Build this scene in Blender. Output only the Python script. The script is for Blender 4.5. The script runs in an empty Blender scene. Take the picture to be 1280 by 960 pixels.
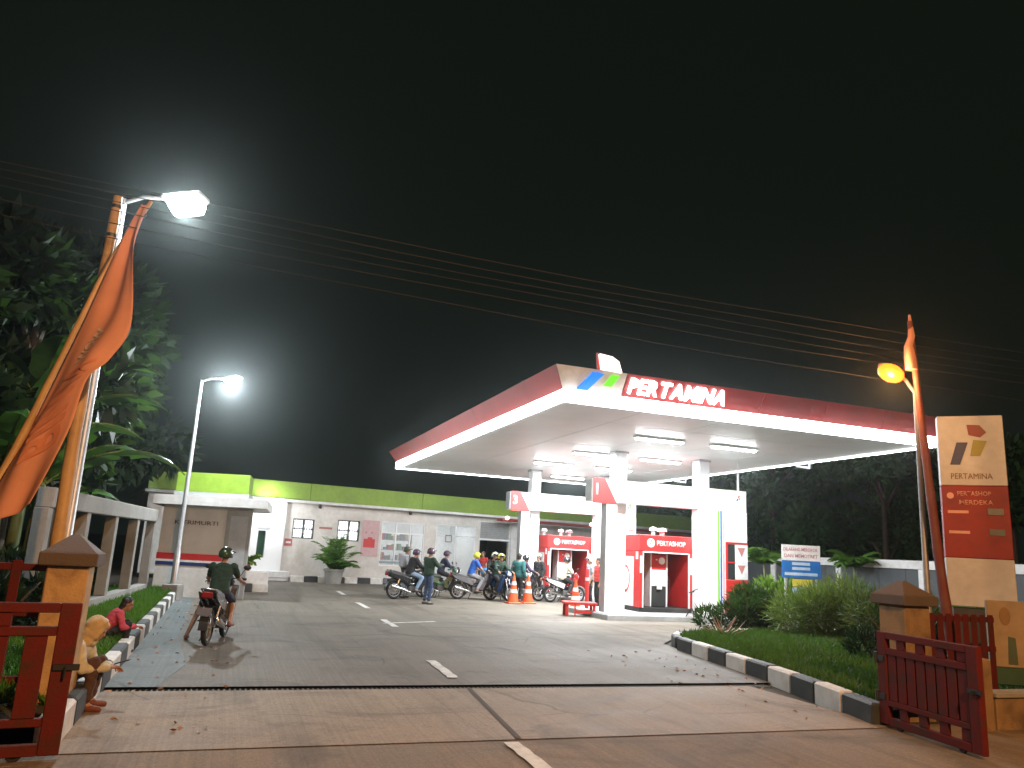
import bpy, bmesh, math, random
import numpy as np
from mathutils import Vector, Matrix, Euler
random.seed(7); rng = np.random.default_rng(7)
S = bpy.context.scene
COL = S.collection
R = math.radians

# ------------------------------------------------------------------ camera, night sky, exposure
def make_camera():
    cd = bpy.data.cameras.new('camera'); co = bpy.data.objects.new('camera', cd); COL.objects.link(co)
    cd.sensor_width = 36.0; cd.lens = 961 / 1280 * 36; cd.clip_start = 0.05; cd.clip_end = 3000
    p, r = R(12.3), R(3.0)
    fwd = Vector((0, math.cos(p), math.sin(p))); up0 = Vector((0, -math.sin(p), math.cos(p))); rt0 = Vector((1, 0, 0))
    rt = math.cos(r) * rt0 + math.sin(r) * up0; up = -math.sin(r) * rt0 + math.cos(r) * up0
    M = Matrix((rt, up, -fwd)).transposed().to_4x4(); M.translation = Vector((0, 0, 1.75))
    co.matrix_world = M; S.camera = co
make_camera()
wd = bpy.data.worlds.new('World'); S.world = wd; wd.use_nodes = True
bg = wd.node_tree.nodes['Background']; bg.inputs['Color'].default_value = (0.66, 1.0, 0.72, 1); bg.inputs['Strength'].default_value = 0.0046
S.view_settings.view_transform = 'Standard'; S.view_settings.look = 'None'; S.view_settings.exposure = 0.6; S.view_settings.gamma = 1
S.view_settings.use_curve_mapping = False
S.cycles.use_denoising = True
S.cycles.max_bounces = 6; S.cycles.diffuse_bounces = 3; S.cycles.glossy_bounces = 3; S.cycles.transmission_bounces = 4
S.cycles.volume_bounces = 0; S.cycles.caustics_reflective = False; S.cycles.caustics_refractive = False
S.cycles.sample_clamp_indirect = 4.0

def lamp(name, kind, loc, power, color, size=0.2, direction=None, spot=None, blend=0.6):
    d = bpy.data.lights.new(name, kind); d.energy = power; d.color = color
    if kind == 'AREA': d.shape = 'DISK'; d.size = size
    else: d.shadow_soft_size = size
    if spot: d.spot_size = R(spot); d.spot_blend = blend
    o = bpy.data.objects.new(name, d); COL.objects.link(o); o.location = loc
    if direction is not None: o.rotation_euler = Vector(direction).to_track_quat('-Z', 'Y').to_euler()
    return o
SODIUM = (1.0, 0.47, 0.17); LED = (0.86, 0.95, 1.0)
LAMP_NEAR = Vector((-4.66, 9.97, 6.32)); LAMP_FAR = Vector((-7.98, 21.5, 6.18)); LAMP_SOD = Vector((5.62, 11.0, 4.62)); LAMP_STREET = Vector((4.2, -2.2, 7.4))
lamp('led_light_near', 'POINT', LAMP_NEAR - Vector((0, 0, .26)), 260, LED, 0.10)
lamp('led_light_far', 'POINT', LAMP_FAR - Vector((0, 0, .26)), 1150, LED, 0.10)
lamp('sodium_light', 'POINT', LAMP_SOD + Vector((-.16, -.26, -.20)), 85, SODIUM, 0.035)
lamp('street_light', 'SPOT', LAMP_STREET - Vector((0, 0, .15)), 4300, (1.0, .50, .19), 0.12, (-.12, .55, -1), 150, .5)

# ------------------------------------------------------------------ frames
AZ = R(19.4); U = Vector((math.cos(AZ), math.sin(AZ), 0)); V = Vector((-math.sin(AZ), math.cos(AZ), 0)); S0 = Vector((1.103, 16.256, 0))
def W(u, v, z=0.0): return S0 + U * u + V * v + Vector((0, 0, z))
BA = R(29.5); BD = Vector((math.cos(BA), math.sin(BA), 0)); BN = Vector((-BD.y, BD.x, 0)); B0 = BN * 35.25

# ------------------------------------------------------------------ materials
MATS = {}
def mat(name, col, rough=.6, metal=0.0, emit=None, estr=0.0, var=0.12, nscale=6.0, bump=0.0, bscale=40.0, spec=.5, trans=0.0, alpha=1.0, coat=0.0, dirt=None, dscale=1.2, damt=.5):
    if name in MATS: return MATS[name]
    m = bpy.data.materials.new(name); m.use_nodes = True; nt = m.node_tree; b = nt.nodes['Principled BSDF']
    c = (*col, 1)
    b.inputs['Base Color'].default_value = c; b.inputs['Roughness'].default_value = rough; b.inputs['Metallic'].default_value = metal
    b.inputs['Specular IOR Level'].default_value = spec; b.inputs['Transmission Weight'].default_value = trans; b.inputs['Alpha'].default_value = alpha
    b.inputs['Coat Weight'].default_value = coat
    if emit: b.inputs['Emission Color'].default_value = (*emit, 1); b.inputs['Emission Strength'].default_value = estr
    if var > 0 or bump > 0 or dirt:
        tc = nt.nodes.new('ShaderNodeTexCoord')
    if var > 0:
        n = nt.nodes.new('ShaderNodeTexNoise'); n.inputs['Scale'].default_value = nscale; n.inputs['Detail'].default_value = 6; n.inputs['Roughness'].default_value = .65
        nt.links.new(tc.outputs['Object'], n.inputs['Vector'])
        rp = nt.nodes.new('ShaderNodeValToRGB'); rp.color_ramp.elements[0].position = .3; rp.color_ramp.elements[1].position = .7
        rp.color_ramp.elements[0].color = tuple(x * (1 - var) for x in col) + (1,); rp.color_ramp.elements[1].color = tuple(min(1, x * (1 + var)) for x in col) + (1,)
        nt.links.new(n.outputs['Fac'], rp.inputs['Fac']); last = rp.outputs['Color']
        if dirt:
            n2 = nt.nodes.new('ShaderNodeTexNoise'); n2.inputs['Scale'].default_value = dscale; n2.inputs['Detail'].default_value = 8; n2.inputs['Distortion'].default_value = .6
            nt.links.new(tc.outputs['Object'], n2.inputs['Vector'])
            r2 = nt.nodes.new('ShaderNodeValToRGB'); r2.color_ramp.elements[0].position = .46; r2.color_ramp.elements[1].position = .72
            r2.color_ramp.elements[0].color = (0, 0, 0, 1); r2.color_ramp.elements[1].color = (damt, damt, damt, 1)
            nt.links.new(n2.outputs['Fac'], r2.inputs['Fac'])
            mx = nt.nodes.new('ShaderNodeMixRGB'); mx.inputs['Color2'].default_value = (*dirt, 1)
            nt.links.new(r2.outputs['Color'], mx.inputs['Fac']); nt.links.new(last, mx.inputs['Color1']); last = mx.outputs['Color']
        nt.links.new(last, b.inputs['Base Color'])
        mr = nt.nodes.new('ShaderNodeMapRange'); mr.inputs['To Min'].default_value = max(.03, rough - .08); mr.inputs['To Max'].default_value = min(1, rough + .1)
        nt.links.new(n.outputs['Fac'], mr.inputs['Value']); nt.links.new(mr.outputs['Result'], b.inputs['Roughness'])
    if bump > 0:
        n3 = nt.nodes.new('ShaderNodeTexNoise'); n3.inputs['Scale'].default_value = bscale; n3.inputs['Detail'].default_value = 5
        nt.links.new(tc.outputs['Object'], n3.inputs['Vector'])
        bp = nt.nodes.new('ShaderNodeBump'); bp.inputs['Strength'].default_value = bump; bp.inputs['Distance'].default_value = .02
        nt.links.new(n3.outputs['Fac'], bp.inputs['Height']); nt.links.new(bp.outputs['Normal'], b.inputs['Normal'])
    MATS[name] = m; return m
def emat(name, col, s):
    if name in MATS: return MATS[name]
    m = mat(name, (.8, .8, .8), .4, emit=col, estr=s, var=0); return m

M_white = mat('white_paint', (.72, .73, .73), .45, dirt=(.45, .44, .41), damt=.35)
M_whitec = mat('white_cladding', (.78, .79, .80), .3, var=.04, nscale=2)
M_wall = mat('cream_wall', (.66, .63, .59), .75, bump=.15, dirt=(.40, .37, .32), dscale=.7, damt=.7)
M_wallw = mat('white_wall', (.70, .70, .69), .6, bump=.1, dirt=(.5, .49, .46))
M_green = mat('lime_green', (.20, .32, .028), .55, dirt=(.13, .21, .022), dscale=.5, damt=.6)
M_red = mat('signal_red', (.52, .028, .028), .4, dirt=(.33, .03, .03), damt=.5)
M_fred = mat('fascia_red', (.30, .026, .026), .4, nscale=2, dirt=(.16, .022, .022), dscale=.9, damt=.6)
M_blue = mat('logo_blue', (.02, .12, .52), .4, var=.05); M_lgreen = mat('logo_green', (.18, .50, .02), .4, var=.05); M_lred = mat('logo_red', (.55, .03, .04), .4, var=.05)
M_navy = mat('navy_stripe', (.02, .035, .13), .5)
M_grey = mat('grey_paint', (.34, .35, .35), .55, dirt=(.22, .22, .21))
M_soffit = mat('soffit_panel', (.76, .77, .77), .42, var=.05, nscale=1.0)
M_dark = mat('dark_plastic', (.018, .018, .02), .45)
M_black = mat('black_paint', (.022, .024, .024), .55, dirt=(.07, .065, .06))
M_rubber = mat('tyre_rubber', (.02, .02, .02), .8)
M_chrome = mat('chrome', (.62, .62, .62), .22, metal=1.0, var=.05)
M_steel = mat('galvanised_steel', (.45, .46, .47), .4, metal=.7, nscale=20)
M_glass = mat('dark_glass', (.03, .04, .04), .08, var=0, spec=.7)
M_conc = mat('planter_concrete', (.30, .29, .27), .85, bump=.3, dirt=(.16, .15, .13))
M_kw = mat('kerb_white', (.66, .64, .60), .7, bump=.2, dirt=(.30, .27, .23), dscale=3)
M_kb = mat('kerb_black', (.028, .032, .032), .65, bump=.2, dirt=(.10, .09, .08), dscale=3)
M_gate = mat('gate_red', (.105, .010, .008), .75, spec=.25, nscale=9, bump=.2, dirt=(.05, .022, .015), dscale=5, damt=.85)
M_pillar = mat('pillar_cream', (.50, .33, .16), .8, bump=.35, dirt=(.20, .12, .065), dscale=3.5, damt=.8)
M_pillar2 = mat('pillar_shaded', (.27, .175, .09), .85, bump=.35, dirt=(.10, .065, .04), dscale=3.5, damt=.85)  # pillar cream darkened to stand for shade on right pillar, post and wall
M_tile = mat('pillar_cap', (.10, .075, .06), .8, bump=.3)
M_bamboo = mat('bamboo', (.50, .33, .15), .55, nscale=12, dirt=(.30, .18, .08))
M_bred = mat('red_lit_pole', (.15, .030, .022), .65, dirt=(.17, .10, .06), dscale=4)  # reddish lamp light on the pole put into its colour
M_flag = mat('orange_flag', (.66, .31, .22), .88, var=.1, nscale=3)
M_terra = mat('terracotta', (.36, .15, .08), .8, bump=.2)
M_trunk = mat('bark', (.10, .075, .05), .9, bump=.5)
M_skin = mat('skin', (.34, .19, .12), .5, var=.05)
M_hair = mat('black_hair', (.012, .010, .009), .5)
M_orange = mat('cone_orange', (.62, .09, .02), .5, dirt=(.35, .06, .02))
M_yellow = mat('yellow_plastic', (.62, .42, .03), .5)

# ------------------------------------------------------------------ mesh builder
class MB:
    def __init__(s): s.v = []; s.f = []; s.m = []
    def add(s, vs, fs, m=0):
        o = len(s.v); s.v += [tuple(x) for x in vs]; s.f += [tuple(i + o for i in f) for f in fs]; s.m += [m] * len(fs); return s
    def box(s, x0, x1, y0, y1, z0, z1, m=0):
        vs = [(x, y, z) for z in (z0, z1) for y in (y0, y1) for x in (x0, x1)]
        return s.add(vs, [(0, 2, 3, 1), (4, 5, 7, 6), (0, 1, 5, 4), (2, 6, 7, 3), (0, 4, 6, 2), (1, 3, 7, 5)], m)
    def cbox(s, x0, x1, y0, y1, z0, z1, b=.01, m=0):           # box with chamfered edges
        vs = []; 
        for (za, ins) in ((z0, b), (z0 + b, 0), (z1 - b, 0), (z1, b)):
            X0, X1, Y0, Y1 = x0 + ins, x1 - ins, y0 + ins, y1 - ins
            c = b if ins == 0 else b * .5
            vs += [(X0 + c, Y0, za), (X1 - c, Y0, za), (X1, Y0 + c, za), (X1, Y1 - c, za), (X1 - c, Y1, za), (X0 + c, Y1, za), (X0, Y1 - c, za), (X0, Y0 + c, za)]
        fs = [tuple(range(7, -1, -1)), tuple(range(24, 32))]
        for k in range(3):
            for i in range(8): j = (i + 1) % 8; fs.append((k * 8 + i, k * 8 + j, k * 8 + 8 + j, k * 8 + 8 + i))
        return s.add(vs, fs, m)
    def prism(s, poly, z0, z1, m=0):
        n = len(poly); vs = [(x, y, z0) for x, y in poly] + [(x, y, z1) for x, y in poly]
        return s.add(vs, [tuple(range(n - 1, -1, -1)), tuple(range(n, 2 * n))] + [(i, (i + 1) % n, n + (i + 1) % n, n + i) for i in range(n)], m)
    def slab(s, poly, y0, y1, m=0):                             # polygon in x,z pushed through y
        n = len(poly); vs = [(x, y0, z) for x, z in poly] + [(x, y1, z) for x, z in poly]
        return s.add(vs, [tuple(range(n)), tuple(range(2 * n - 1, n - 1, -1))] + [(i, n + i, n + (i + 1) % n, (i + 1) % n) for i in range(n)], m)
    def loft(s, rings, m=0, cap=True):
        n = len(rings[0]); o = [p for r in rings for p in r]; fs = []
        for k in range(len(rings) - 1):
            for i in range(n): j = (i + 1) % n; fs.append((k * n + i, k * n + j, k * n + n + j, k * n + n + i))
        if cap: fs += [tuple(range(n - 1, -1, -1)), tuple(range((len(rings) - 1) * n, len(rings) * n))]
        return s.add(o, fs, m)
    def tube(s, pts, rad, n=8, m=0, cap=True):
        pts = [Vector(p) for p in pts]
        if not hasattr(rad, '__len__'): rad = [rad] * len(pts)
        rings = []; ref = None
        for i, p in enumerate(pts):
            t = (pts[min(i + 1, len(pts) - 1)] - pts[max(i - 1, 0)]).normalized()
            if ref is None: ref = Vector((0, 0, 1)) if abs(t.z) < .9 else Vector((1, 0, 0))
            a = (ref - t * ref.dot(t)).normalized(); b = t.cross(a); ref = a
            rings.append([p + (a * math.cos(q) + b * math.sin(q)) * rad[i] for q in [2 * math.pi * k / n for k in range(n)]])
        return s.loft(rings, m, cap)
    def capsule(s, p0, r0, p1, r1, n=10, m=0):
        p0, p1 = Vector(p0), Vector(p1); t = (p1 - p0).normalized()
        return s.tube([p0 - t * r0 * .98, p0 - t * r0 * .7, p0, p0.lerp(p1, .5), p1, p1 + t * r1 * .7, p1 + t * r1 * .98], [r0 * .2, r0 * .71, r0, (r0 + r1) / 2, r1, r1 * .71, r1 * .2], n, m)
    def ball(s, c, r, n=12, m=0, k=7):
        c = Vector(c); r = Vector(r) if hasattr(r, '__len__') else Vector((r, r, r)); rings = []
        for i in range(k + 1):
            a = math.pi * (i / k) * .98 + .01 * math.pi; rings.append([c + Vector((r.x * math.sin(a) * math.cos(q), r.y * math.sin(a) * math.sin(q), -r.z * math.cos(a))) for q in [2 * math.pi * j / n for j in range(n)]])
        return s.loft(rings, m)
    def torus(s, c, Rr, r, n=24, k=8, axis='y', m=0, a0=0, a1=2 * math.pi, w=1.0):
        c = Vector(c); full = abs(a1 - a0 - 2 * math.pi) < 1e-3; rings = []
        for i in range(n if full else n + 1):
            a = a0 + (a1 - a0) * i / n; ring = []
            for j in range(k):
                b = 2 * math.pi * j / k; rr = Rr + r * math.cos(b); h = r * w * math.sin(b)
                ring.append(c + (Vector((rr * math.cos(a), h, rr * math.sin(a))) if axis == 'y' else Vector((rr * math.cos(a), rr * math.sin(a), h))))
            rings.append(ring)
        if full: rings.append(rings[0])
        return s.loft(rings, m, not full)
    def xf(s, M, start=0):
        s.v = s.v[:start] + [tuple(M @ Vector(p)) for p in s.v[start:]]; return s
    def mesh(s, name, mats, smooth=False):
        me = bpy.data.meshes.new(name); me.from_pydata(s.v, [], s.f)
        for x in (mats if isinstance(mats, (list, tuple)) else [mats]): me.materials.append(x)
        if any(s.m): me.polygons.foreach_set('material_index', s.m)
        bm = bmesh.new(); bm.from_mesh(me); bmesh.ops.recalc_face_normals(bm, faces=bm.faces); bm.to_mesh(me); bm.free()
        if smooth: me.shade_smooth(); 
        if smooth:
            try: me.set_sharp_from_angle(angle=R(42))
            except Exception: pass
        me.update(); return me
    def build(s, name, mats, parent=None, smooth=False, loc=None, rot=None):
        return link(name, s.mesh(name, mats, smooth), parent, loc, rot)
def link(name, me, parent=None, loc=None, rot=None):
    o = bpy.data.objects.new(name, me); COL.objects.link(o)
    if parent: o.parent = parent
    if loc is not None: o.location = loc
    if rot is not None: o.rotation_euler = rot
    return o
def tag(o, label=None, cat=None, group=None, kind=None):
    for k, v in (('label', label), ('category', cat), ('group', group), ('kind', kind)):
        if v: o[k] = v
    return o
def thing(name, label, cat, loc=(0, 0, 0), rz=0.0, group=None):
    o = bpy.data.objects.new(name, None); COL.objects.link(o); o.empty_display_size = .2; o.location = loc; o.rotation_euler = (0, 0, rz)
    return tag(o, label, cat, group)
def struct(name, mb, m, **k): return tag(mb.build(name, m, **k), kind='structure')
def copy_tree(o, parent=None, swap=None):
    c = o.copy(); COL.objects.link(c)
    if parent: c.parent = parent
    if swap and c.type == 'MESH' and o.name.split('.')[0] in swap:
        c.data = o.data.copy(); c.data.materials[0] = swap[o.name.split('.')[0]]
    for ch in o.children: copy_tree(ch, c, swap)
    return c
def text_mesh(body, cap, width=None, depth=.01, bold=.0, center=False):
    cu = bpy.data.curves.new('text', 'FONT'); cu.body = body; cu.size = 1; cu.extrude = 0; cu.offset = bold; cu.resolution_u = 2
    o = bpy.data.objects.new('text', cu); COL.objects.link(o); dg = bpy.context.evaluated_depsgraph_get(); dg.update()
    me = bpy.data.meshes.new_from_object(o.evaluated_get(dg)); bpy.data.objects.remove(o); bpy.data.curves.remove(cu)
    co = np.empty(len(me.vertices) * 3, 'f'); me.vertices.foreach_get('co', co); co = co.reshape(-1, 3)
    h = .73; w = co[:, 0].max() - co[:, 0].min(); x0 = co[:, 0].min(); sy = cap / h; sx = (width / w) if width else sy
    co[:, 0] = (co[:, 0] - x0) * sx - (sx * w / 2 if center else 0); co[:, 1] *= sy
    me.vertices.foreach_set('co', co.ravel())
    bm = bmesh.new(); bm.from_mesh(me); bmesh.ops.remove_doubles(bm, verts=bm.verts, dist=1e-5)
    g = bmesh.ops.extrude_face_region(bm, geom=bm.faces[:]); bmesh.ops.translate(bm, vec=(0, 0, depth), verts=[e for e in g['geom'] if isinstance(e, bmesh.types.BMVert)])
    bmesh.ops.recalc_face_normals(bm, faces=bm.faces); bm.to_mesh(me); bm.free(); me.update()
    return me, (w * sx)
def lettering(name, body, cap, m, parent, loc, rot=(R(90), 0, 0), width=None, depth=.008, bold=.0, center=False):
    me, w = text_mesh(body, cap, width, depth, bold, center); me.materials.append(m); return link(name, me, parent, loc, rot)
def letters(name, body, cap, m, parent, loc, rot, width, depth=.02, bold=.02):
    # every letter a part of its own, set along the sign
    parts = []; x = 0
    for ch in body:
        me, w = text_mesh(ch, cap, None, depth, bold); parts.append((me, x, w)); x += w + cap * .12
    k = width / (x - cap * .12); Rm = Euler(rot).to_matrix()
    for me, x0, w in parts:
        co = np.empty(len(me.vertices) * 3, 'f'); me.vertices.foreach_get('co', co); co = co.reshape(-1, 3); co[:, 0] *= k; me.vertices.foreach_set('co', co.ravel())
        me.materials.append(m); link(name, me, parent, Vector(loc) + Rm @ Vector((x0 * k, 0, 0)), rot)
def remesh(mb, name, mats, voxel, smooth_it=3, wrinkle=0.0):
    me = bpy.data.meshes.new(name); me.from_pydata(mb.v, [], mb.f)
    o = bpy.data.objects.new(name, me); COL.objects.link(o)
    md = o.modifiers.new('r', 'REMESH'); md.mode = 'VOXEL'; md.voxel_size = voxel
    if smooth_it: sm = o.modifiers.new('s', 'SMOOTH'); sm.iterations = smooth_it; sm.factor = .5
    dg = bpy.context.evaluated_depsgraph_get(); dg.update(); out = bpy.data.meshes.new_from_object(o.evaluated_get(dg)); bpy.data.objects.remove(o)
    if wrinkle:
        n = len(out.vertices); co = np.empty(n * 3, 'f'); out.vertices.foreach_get('co', co); co = co.reshape(-1, 3); no = np.empty(n * 3, 'f'); out.vertices.foreach_get('normal', no); no = no.reshape(-1, 3)
        w = np.sin(co[:, 2] * 47 + 6 * np.sin(co[:, 0] * 13 + co[:, 1] * 9)) * .5 + np.sin(co[:, 0] * 39 + co[:, 1] * 31 + 5 * np.sin(co[:, 2] * 17)) * .5
        co += no * (w * wrinkle)[:, None]; out.vertices.foreach_set('co', co.ravel())
    out.materials.clear()
    for x in (mats if isinstance(mats, (list, tuple)) else [mats]): out.materials.append(x)
    out.shade_smooth(); out.name = name; return out
def ngrid(verts): return [tuple(v) for v in verts]
def P2(u, v): p = W(u, v); return (p.x, p.y)

# ------------------------------------------------------------------ ground
def ground_mat(name, c1, c2, stain, tint_u=None, rough=.75, lines=0.0):
    m = bpy.data.materials.new(name); m.use_nodes = True; nt = m.node_tree; b = nt.nodes['Principled BSDF']; L = nt.links.new
    tc = nt.nodes.new('ShaderNodeTexCoord'); mp = nt.nodes.new('ShaderNodeMapping'); mp.inputs['Rotation'].default_value = (0, 0, -AZ); L(tc.outputs['Object'], mp.inputs['Vector'])
    def noise(sc, det=8, dist=0.0, vec=None, stretch=None):
        v = vec or mp.outputs['Vector']
        if stretch:
            q = nt.nodes.new('ShaderNodeMapping'); q.inputs['Scale'].default_value = stretch; L(v, q.inputs['Vector']); v = q.outputs['Vector']
        n = nt.nodes.new('ShaderNodeTexNoise'); n.inputs['Scale'].default_value = sc; n.inputs['Detail'].default_value = det; n.inputs['Distortion'].default_value = dist; n.inputs['Roughness'].default_value = .62; L(v, n.inputs['Vector']); return n.outputs['Fac']
    def ramp(f, a, bb, ca, cb):
        r = nt.nodes.new('ShaderNodeValToRGB'); r.color_ramp.elements[0].position = a; r.color_ramp.elements[1].position = bb; r.color_ramp.elements[0].color = (*ca, 1); r.color_ramp.elements[1].color = (*cb, 1); L(f, r.inputs['Fac']); return r.outputs['Color']
    def mix(f, a, c, mode='MIX'):
        x = nt.nodes.new('ShaderNodeMixRGB'); x.blend_type = mode
        if isinstance(f, float): x.inputs['Fac'].default_value = f
        else: L(f, x.inputs['Fac'])
        L(a, x.inputs['Color1'])
        if isinstance(c, tuple): x.inputs['Color2'].default_value = (*c, 1)
        else: L(c, x.inputs['Color2'])
        return x.outputs['Color']
    base = ramp(noise(.55, 10), .3, .7, c1, c2)
    fine = ramp(noise(28, 6), .3, .7, (.78, .78, .78), (1.12, 1.12, 1.12)); base = mix(1.0, base, fine, 'MULTIPLY')
    st = ramp(noise(.8, 9, 1.2), .52, .70, (0, 0, 0), (.75, .75, .75)); base = mix(st, base, stain)
    tr = ramp(noise(1.0, 6, .3, stretch=(1.3, .10, 1)), .52, .72, (0, 0, 0), (.6, .6, .6)); base = mix(tr, base, tuple(x * .8 for x in stain))
    t2 = ramp(noise(1.0, 7, .5, stretch=(.28, 1.6, 1)), .56, .74, (0, 0, 0), (.55, .55, .55)); base = mix(t2, base, tuple(x * .75 for x in stain))
    sp = ramp(noise(9, 4, .2), .66, .72, (0, 0, 0), (.5, .5, .5)); base = mix(sp, base, tuple(x * .7 for x in stain))
    gr = ramp(noise(1.0, 3, 0, stretch=(26, .25, 1)), .35, .65, (.86, .86, .86), (1.06, 1.06, 1.06)); base = mix(1.0, base, gr, 'MULTIPLY')
    vo = nt.nodes.new('ShaderNodeTexVoronoi'); vo.feature = 'DISTANCE_TO_EDGE'; vo.inputs['Scale'].default_value = .42
    wq = nt.nodes.new('ShaderNodeTexNoise'); wq.inputs['Scale'].default_value = 1.6; wq.inputs['Detail'].default_value = 6; L(mp.outputs['Vector'], wq.inputs['Vector']); wm = nt.nodes.new('ShaderNodeMixRGB'); wm.inputs['Fac'].default_value = .22; L(mp.outputs['Vector'], wm.inputs['Color1']); L(wq.outputs['Color'], wm.inputs['Color2']); L(wm.outputs['Color'], vo.inputs['Vector'])
    cr = ramp(vo.outputs['Distance'], .002, .007, (.45, .45, .45), (1, 1, 1)); cm = ramp(noise(.35, 4), .50, .60, (0, 0, 0), (1, 1, 1)); ck = nt.nodes.new('ShaderNodeMixRGB'); ck.blend_type = 'MULTIPLY'; L(cm, ck.inputs['Fac']); L(base, ck.inputs['Color1']); L(cr, ck.inputs['Color2']); base = ck.outputs['Color']
    ag = ramp(noise(140, 3), .35, .65, (.72, .72, .72), (1.22, 1.22, 1.22)); base = mix(1.0, base, ag, 'MULTIPLY')
    if lines:
        w = nt.nodes.new('ShaderNodeTexWave'); w.inputs['Scale'].default_value = 3.2; w.inputs['Distortion'].default_value = 1.0; w.inputs['Detail'].default_value = 3; L(mp.outputs['Vector'], w.inputs['Vector'])
        lw = ramp(w.outputs['Fac'], 0, .25, (1 - lines,) * 3, (1, 1, 1)); base = mix(1.0, base, lw, 'MULTIPLY')
    L(base, b.inputs['Base Color']); b.inputs['Roughness'].default_value = rough; b.inputs['Specular IOR Level'].default_value = .35
    rr = nt.nodes.new('ShaderNodeMapRange'); rr.inputs['To Min'].default_value = rough - .18; rr.inputs['To Max'].default_value = rough + .12; L(noise(1.1, 6), rr.inputs['Value']); L(rr.outputs['Result'], b.inputs['Roughness'])
    bp = nt.nodes.new('ShaderNodeBump'); bp.inputs['Strength'].default_value = .35; bp.inputs['Distance'].default_value = .012; L(noise(45, 6), bp.inputs['Height']); L(bp.outputs['Normal'], b.inputs['Normal'])
    return m
M_fore = ground_mat('forecourt_paving', (.135, .116, .090), (.205, .180, .145), (.062, .052, .040))
M_apron = ground_mat('apron_concrete', (.245, .185, .125), (.345, .268, .188), (.11, .080, .053), lines=.0)
M_road = ground_mat('road_asphalt', (.185, .142, .099), (.27, .21, .148), (.09, .068, .047), rough=.85)
M_cement = ground_mat('cement_strip', (.13, .155, .155), (.19, .215, .215), (.08, .09, .09))
M_soil = mat('soil', (.05, .045, .03), .95, bump=.5, bscale=12, dirt=(.03, .045, .015), dscale=2)
M_line = mat('road_paint', (.62, .61, .57), .7, dirt=(.30, .28, .25), dscale=5, damt=.8)

def sheet(name, uvpoly, z, m, kind='structure', sub=False):
    mb = MB(); pts = [W(u, v, z) for u, v in uvpoly]; mb.add(pts, [tuple(range(len(pts)))]); o = mb.build(name, m); return tag(o, kind=kind)
mb = MB(); mb.add([(-300, -100, -.03), (300, -100, -.03), (300, 400, -.03), (-300, 400, -.03)], [(0, 1, 2, 3)]); struct('ground', mb, M_soil)
sheet('road', [(-40, -24), (45, -24), (45, -7.5), (-40, -7.5)], 0.004, M_road)
sheet('apron', [(-7.6, -7.62), (1.0, -7.62), (1.0, -4.97), (-7.6, -4.97)], 0.012, M_apron)
sheet('forecourt', [(-7.6, -4.70), (1.6, -4.70), (2.55, 0), (3.4, 1.0), (17.9, 2.2), (17.9, 40), (-20, 34), (-20, 10.3), (-7.6, 10.3)], 0.010, M_fore)
# drain channel across the entrance, with its grating recessed between two edges
dr = thing('drain_channel', 'dark drain grating running right across the concrete entrance', 'drain', W(-7.6, -4.96), AZ)
mb = MB(); mb.box(0, 9.1, 0, .26, -.12, -.08); mb.build('channel_bed', M_conc, dr)
mb = MB()
for k in range(150): mb.box(.01 + k * .0605, .030 + k * .0605, .012, .248, -.05, -.012)
tag(mb.build('grating_bar', M_steel if False else mat('rusty_grating', (.12, .125, .115), .8), dr), kind='stuff')
# cement strip along the left kerb, joints and lane marks
mb = MB(); pts = [W(u, v, .016) for u, v in [(-7.56, -4.72), (-7.0, -4.72), (-6.75, -3.0), (-7.02, 0), (-7.05, 4), (-7.1, 9.8), (-7.56, 9.8)]]; mb.add(pts, [tuple(range(7))]); struct('cement_strip', mb, M_cement)
def mark(u0, v0, u1, v1, w, first=[0]):
    d = Vector((u1 - u0, v1 - v0)).normalized(); n = Vector((-d.y, d.x)) * w / 2; nseg = 10; L = []; Rr = []
    for k in range(nseg + 1):
        t = k / nseg; j = random.uniform(-.012, .012); L.append(W(u0 + (u1 - u0) * t + n.x + j, v0 + (v1 - v0) * t + n.y, .022)); Rr.append(W(u0 + (u1 - u0) * t - n.x + j, v0 + (v1 - v0) * t - n.y, .022))
    mb = MB(); mb.add(L + Rr, [(k, k + 1, nseg + 2 + k, nseg + 1 + k) for k in range(nseg)]); struct('lane_mark', mb, M_line)
for a in ((-3.72, -7.75, -3.76, -9.2), (-3.19, -2.6, -3.28, -4.2), (-2.70, 4.0, -2.73, 2.4), (-2.49, 9.2, -2.52, 7.2), (-2.38, 14.6, -2.42, 12.6)): mark(*a, .15)
mark(-2.86, 3.1, -1.5, 3.75, .13)
mb = MB(); pts = [W(u, v, .018) for u, v in [(-3.62, -7.6), (-3.56, -7.6), (-3.26, -4.95), (-3.32, -4.95)]]; mb.add(pts, [(0, 1, 2, 3)]); struct('slab_joint', mb, mat('joint_tar', (.07, .055, .042), .9))

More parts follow.
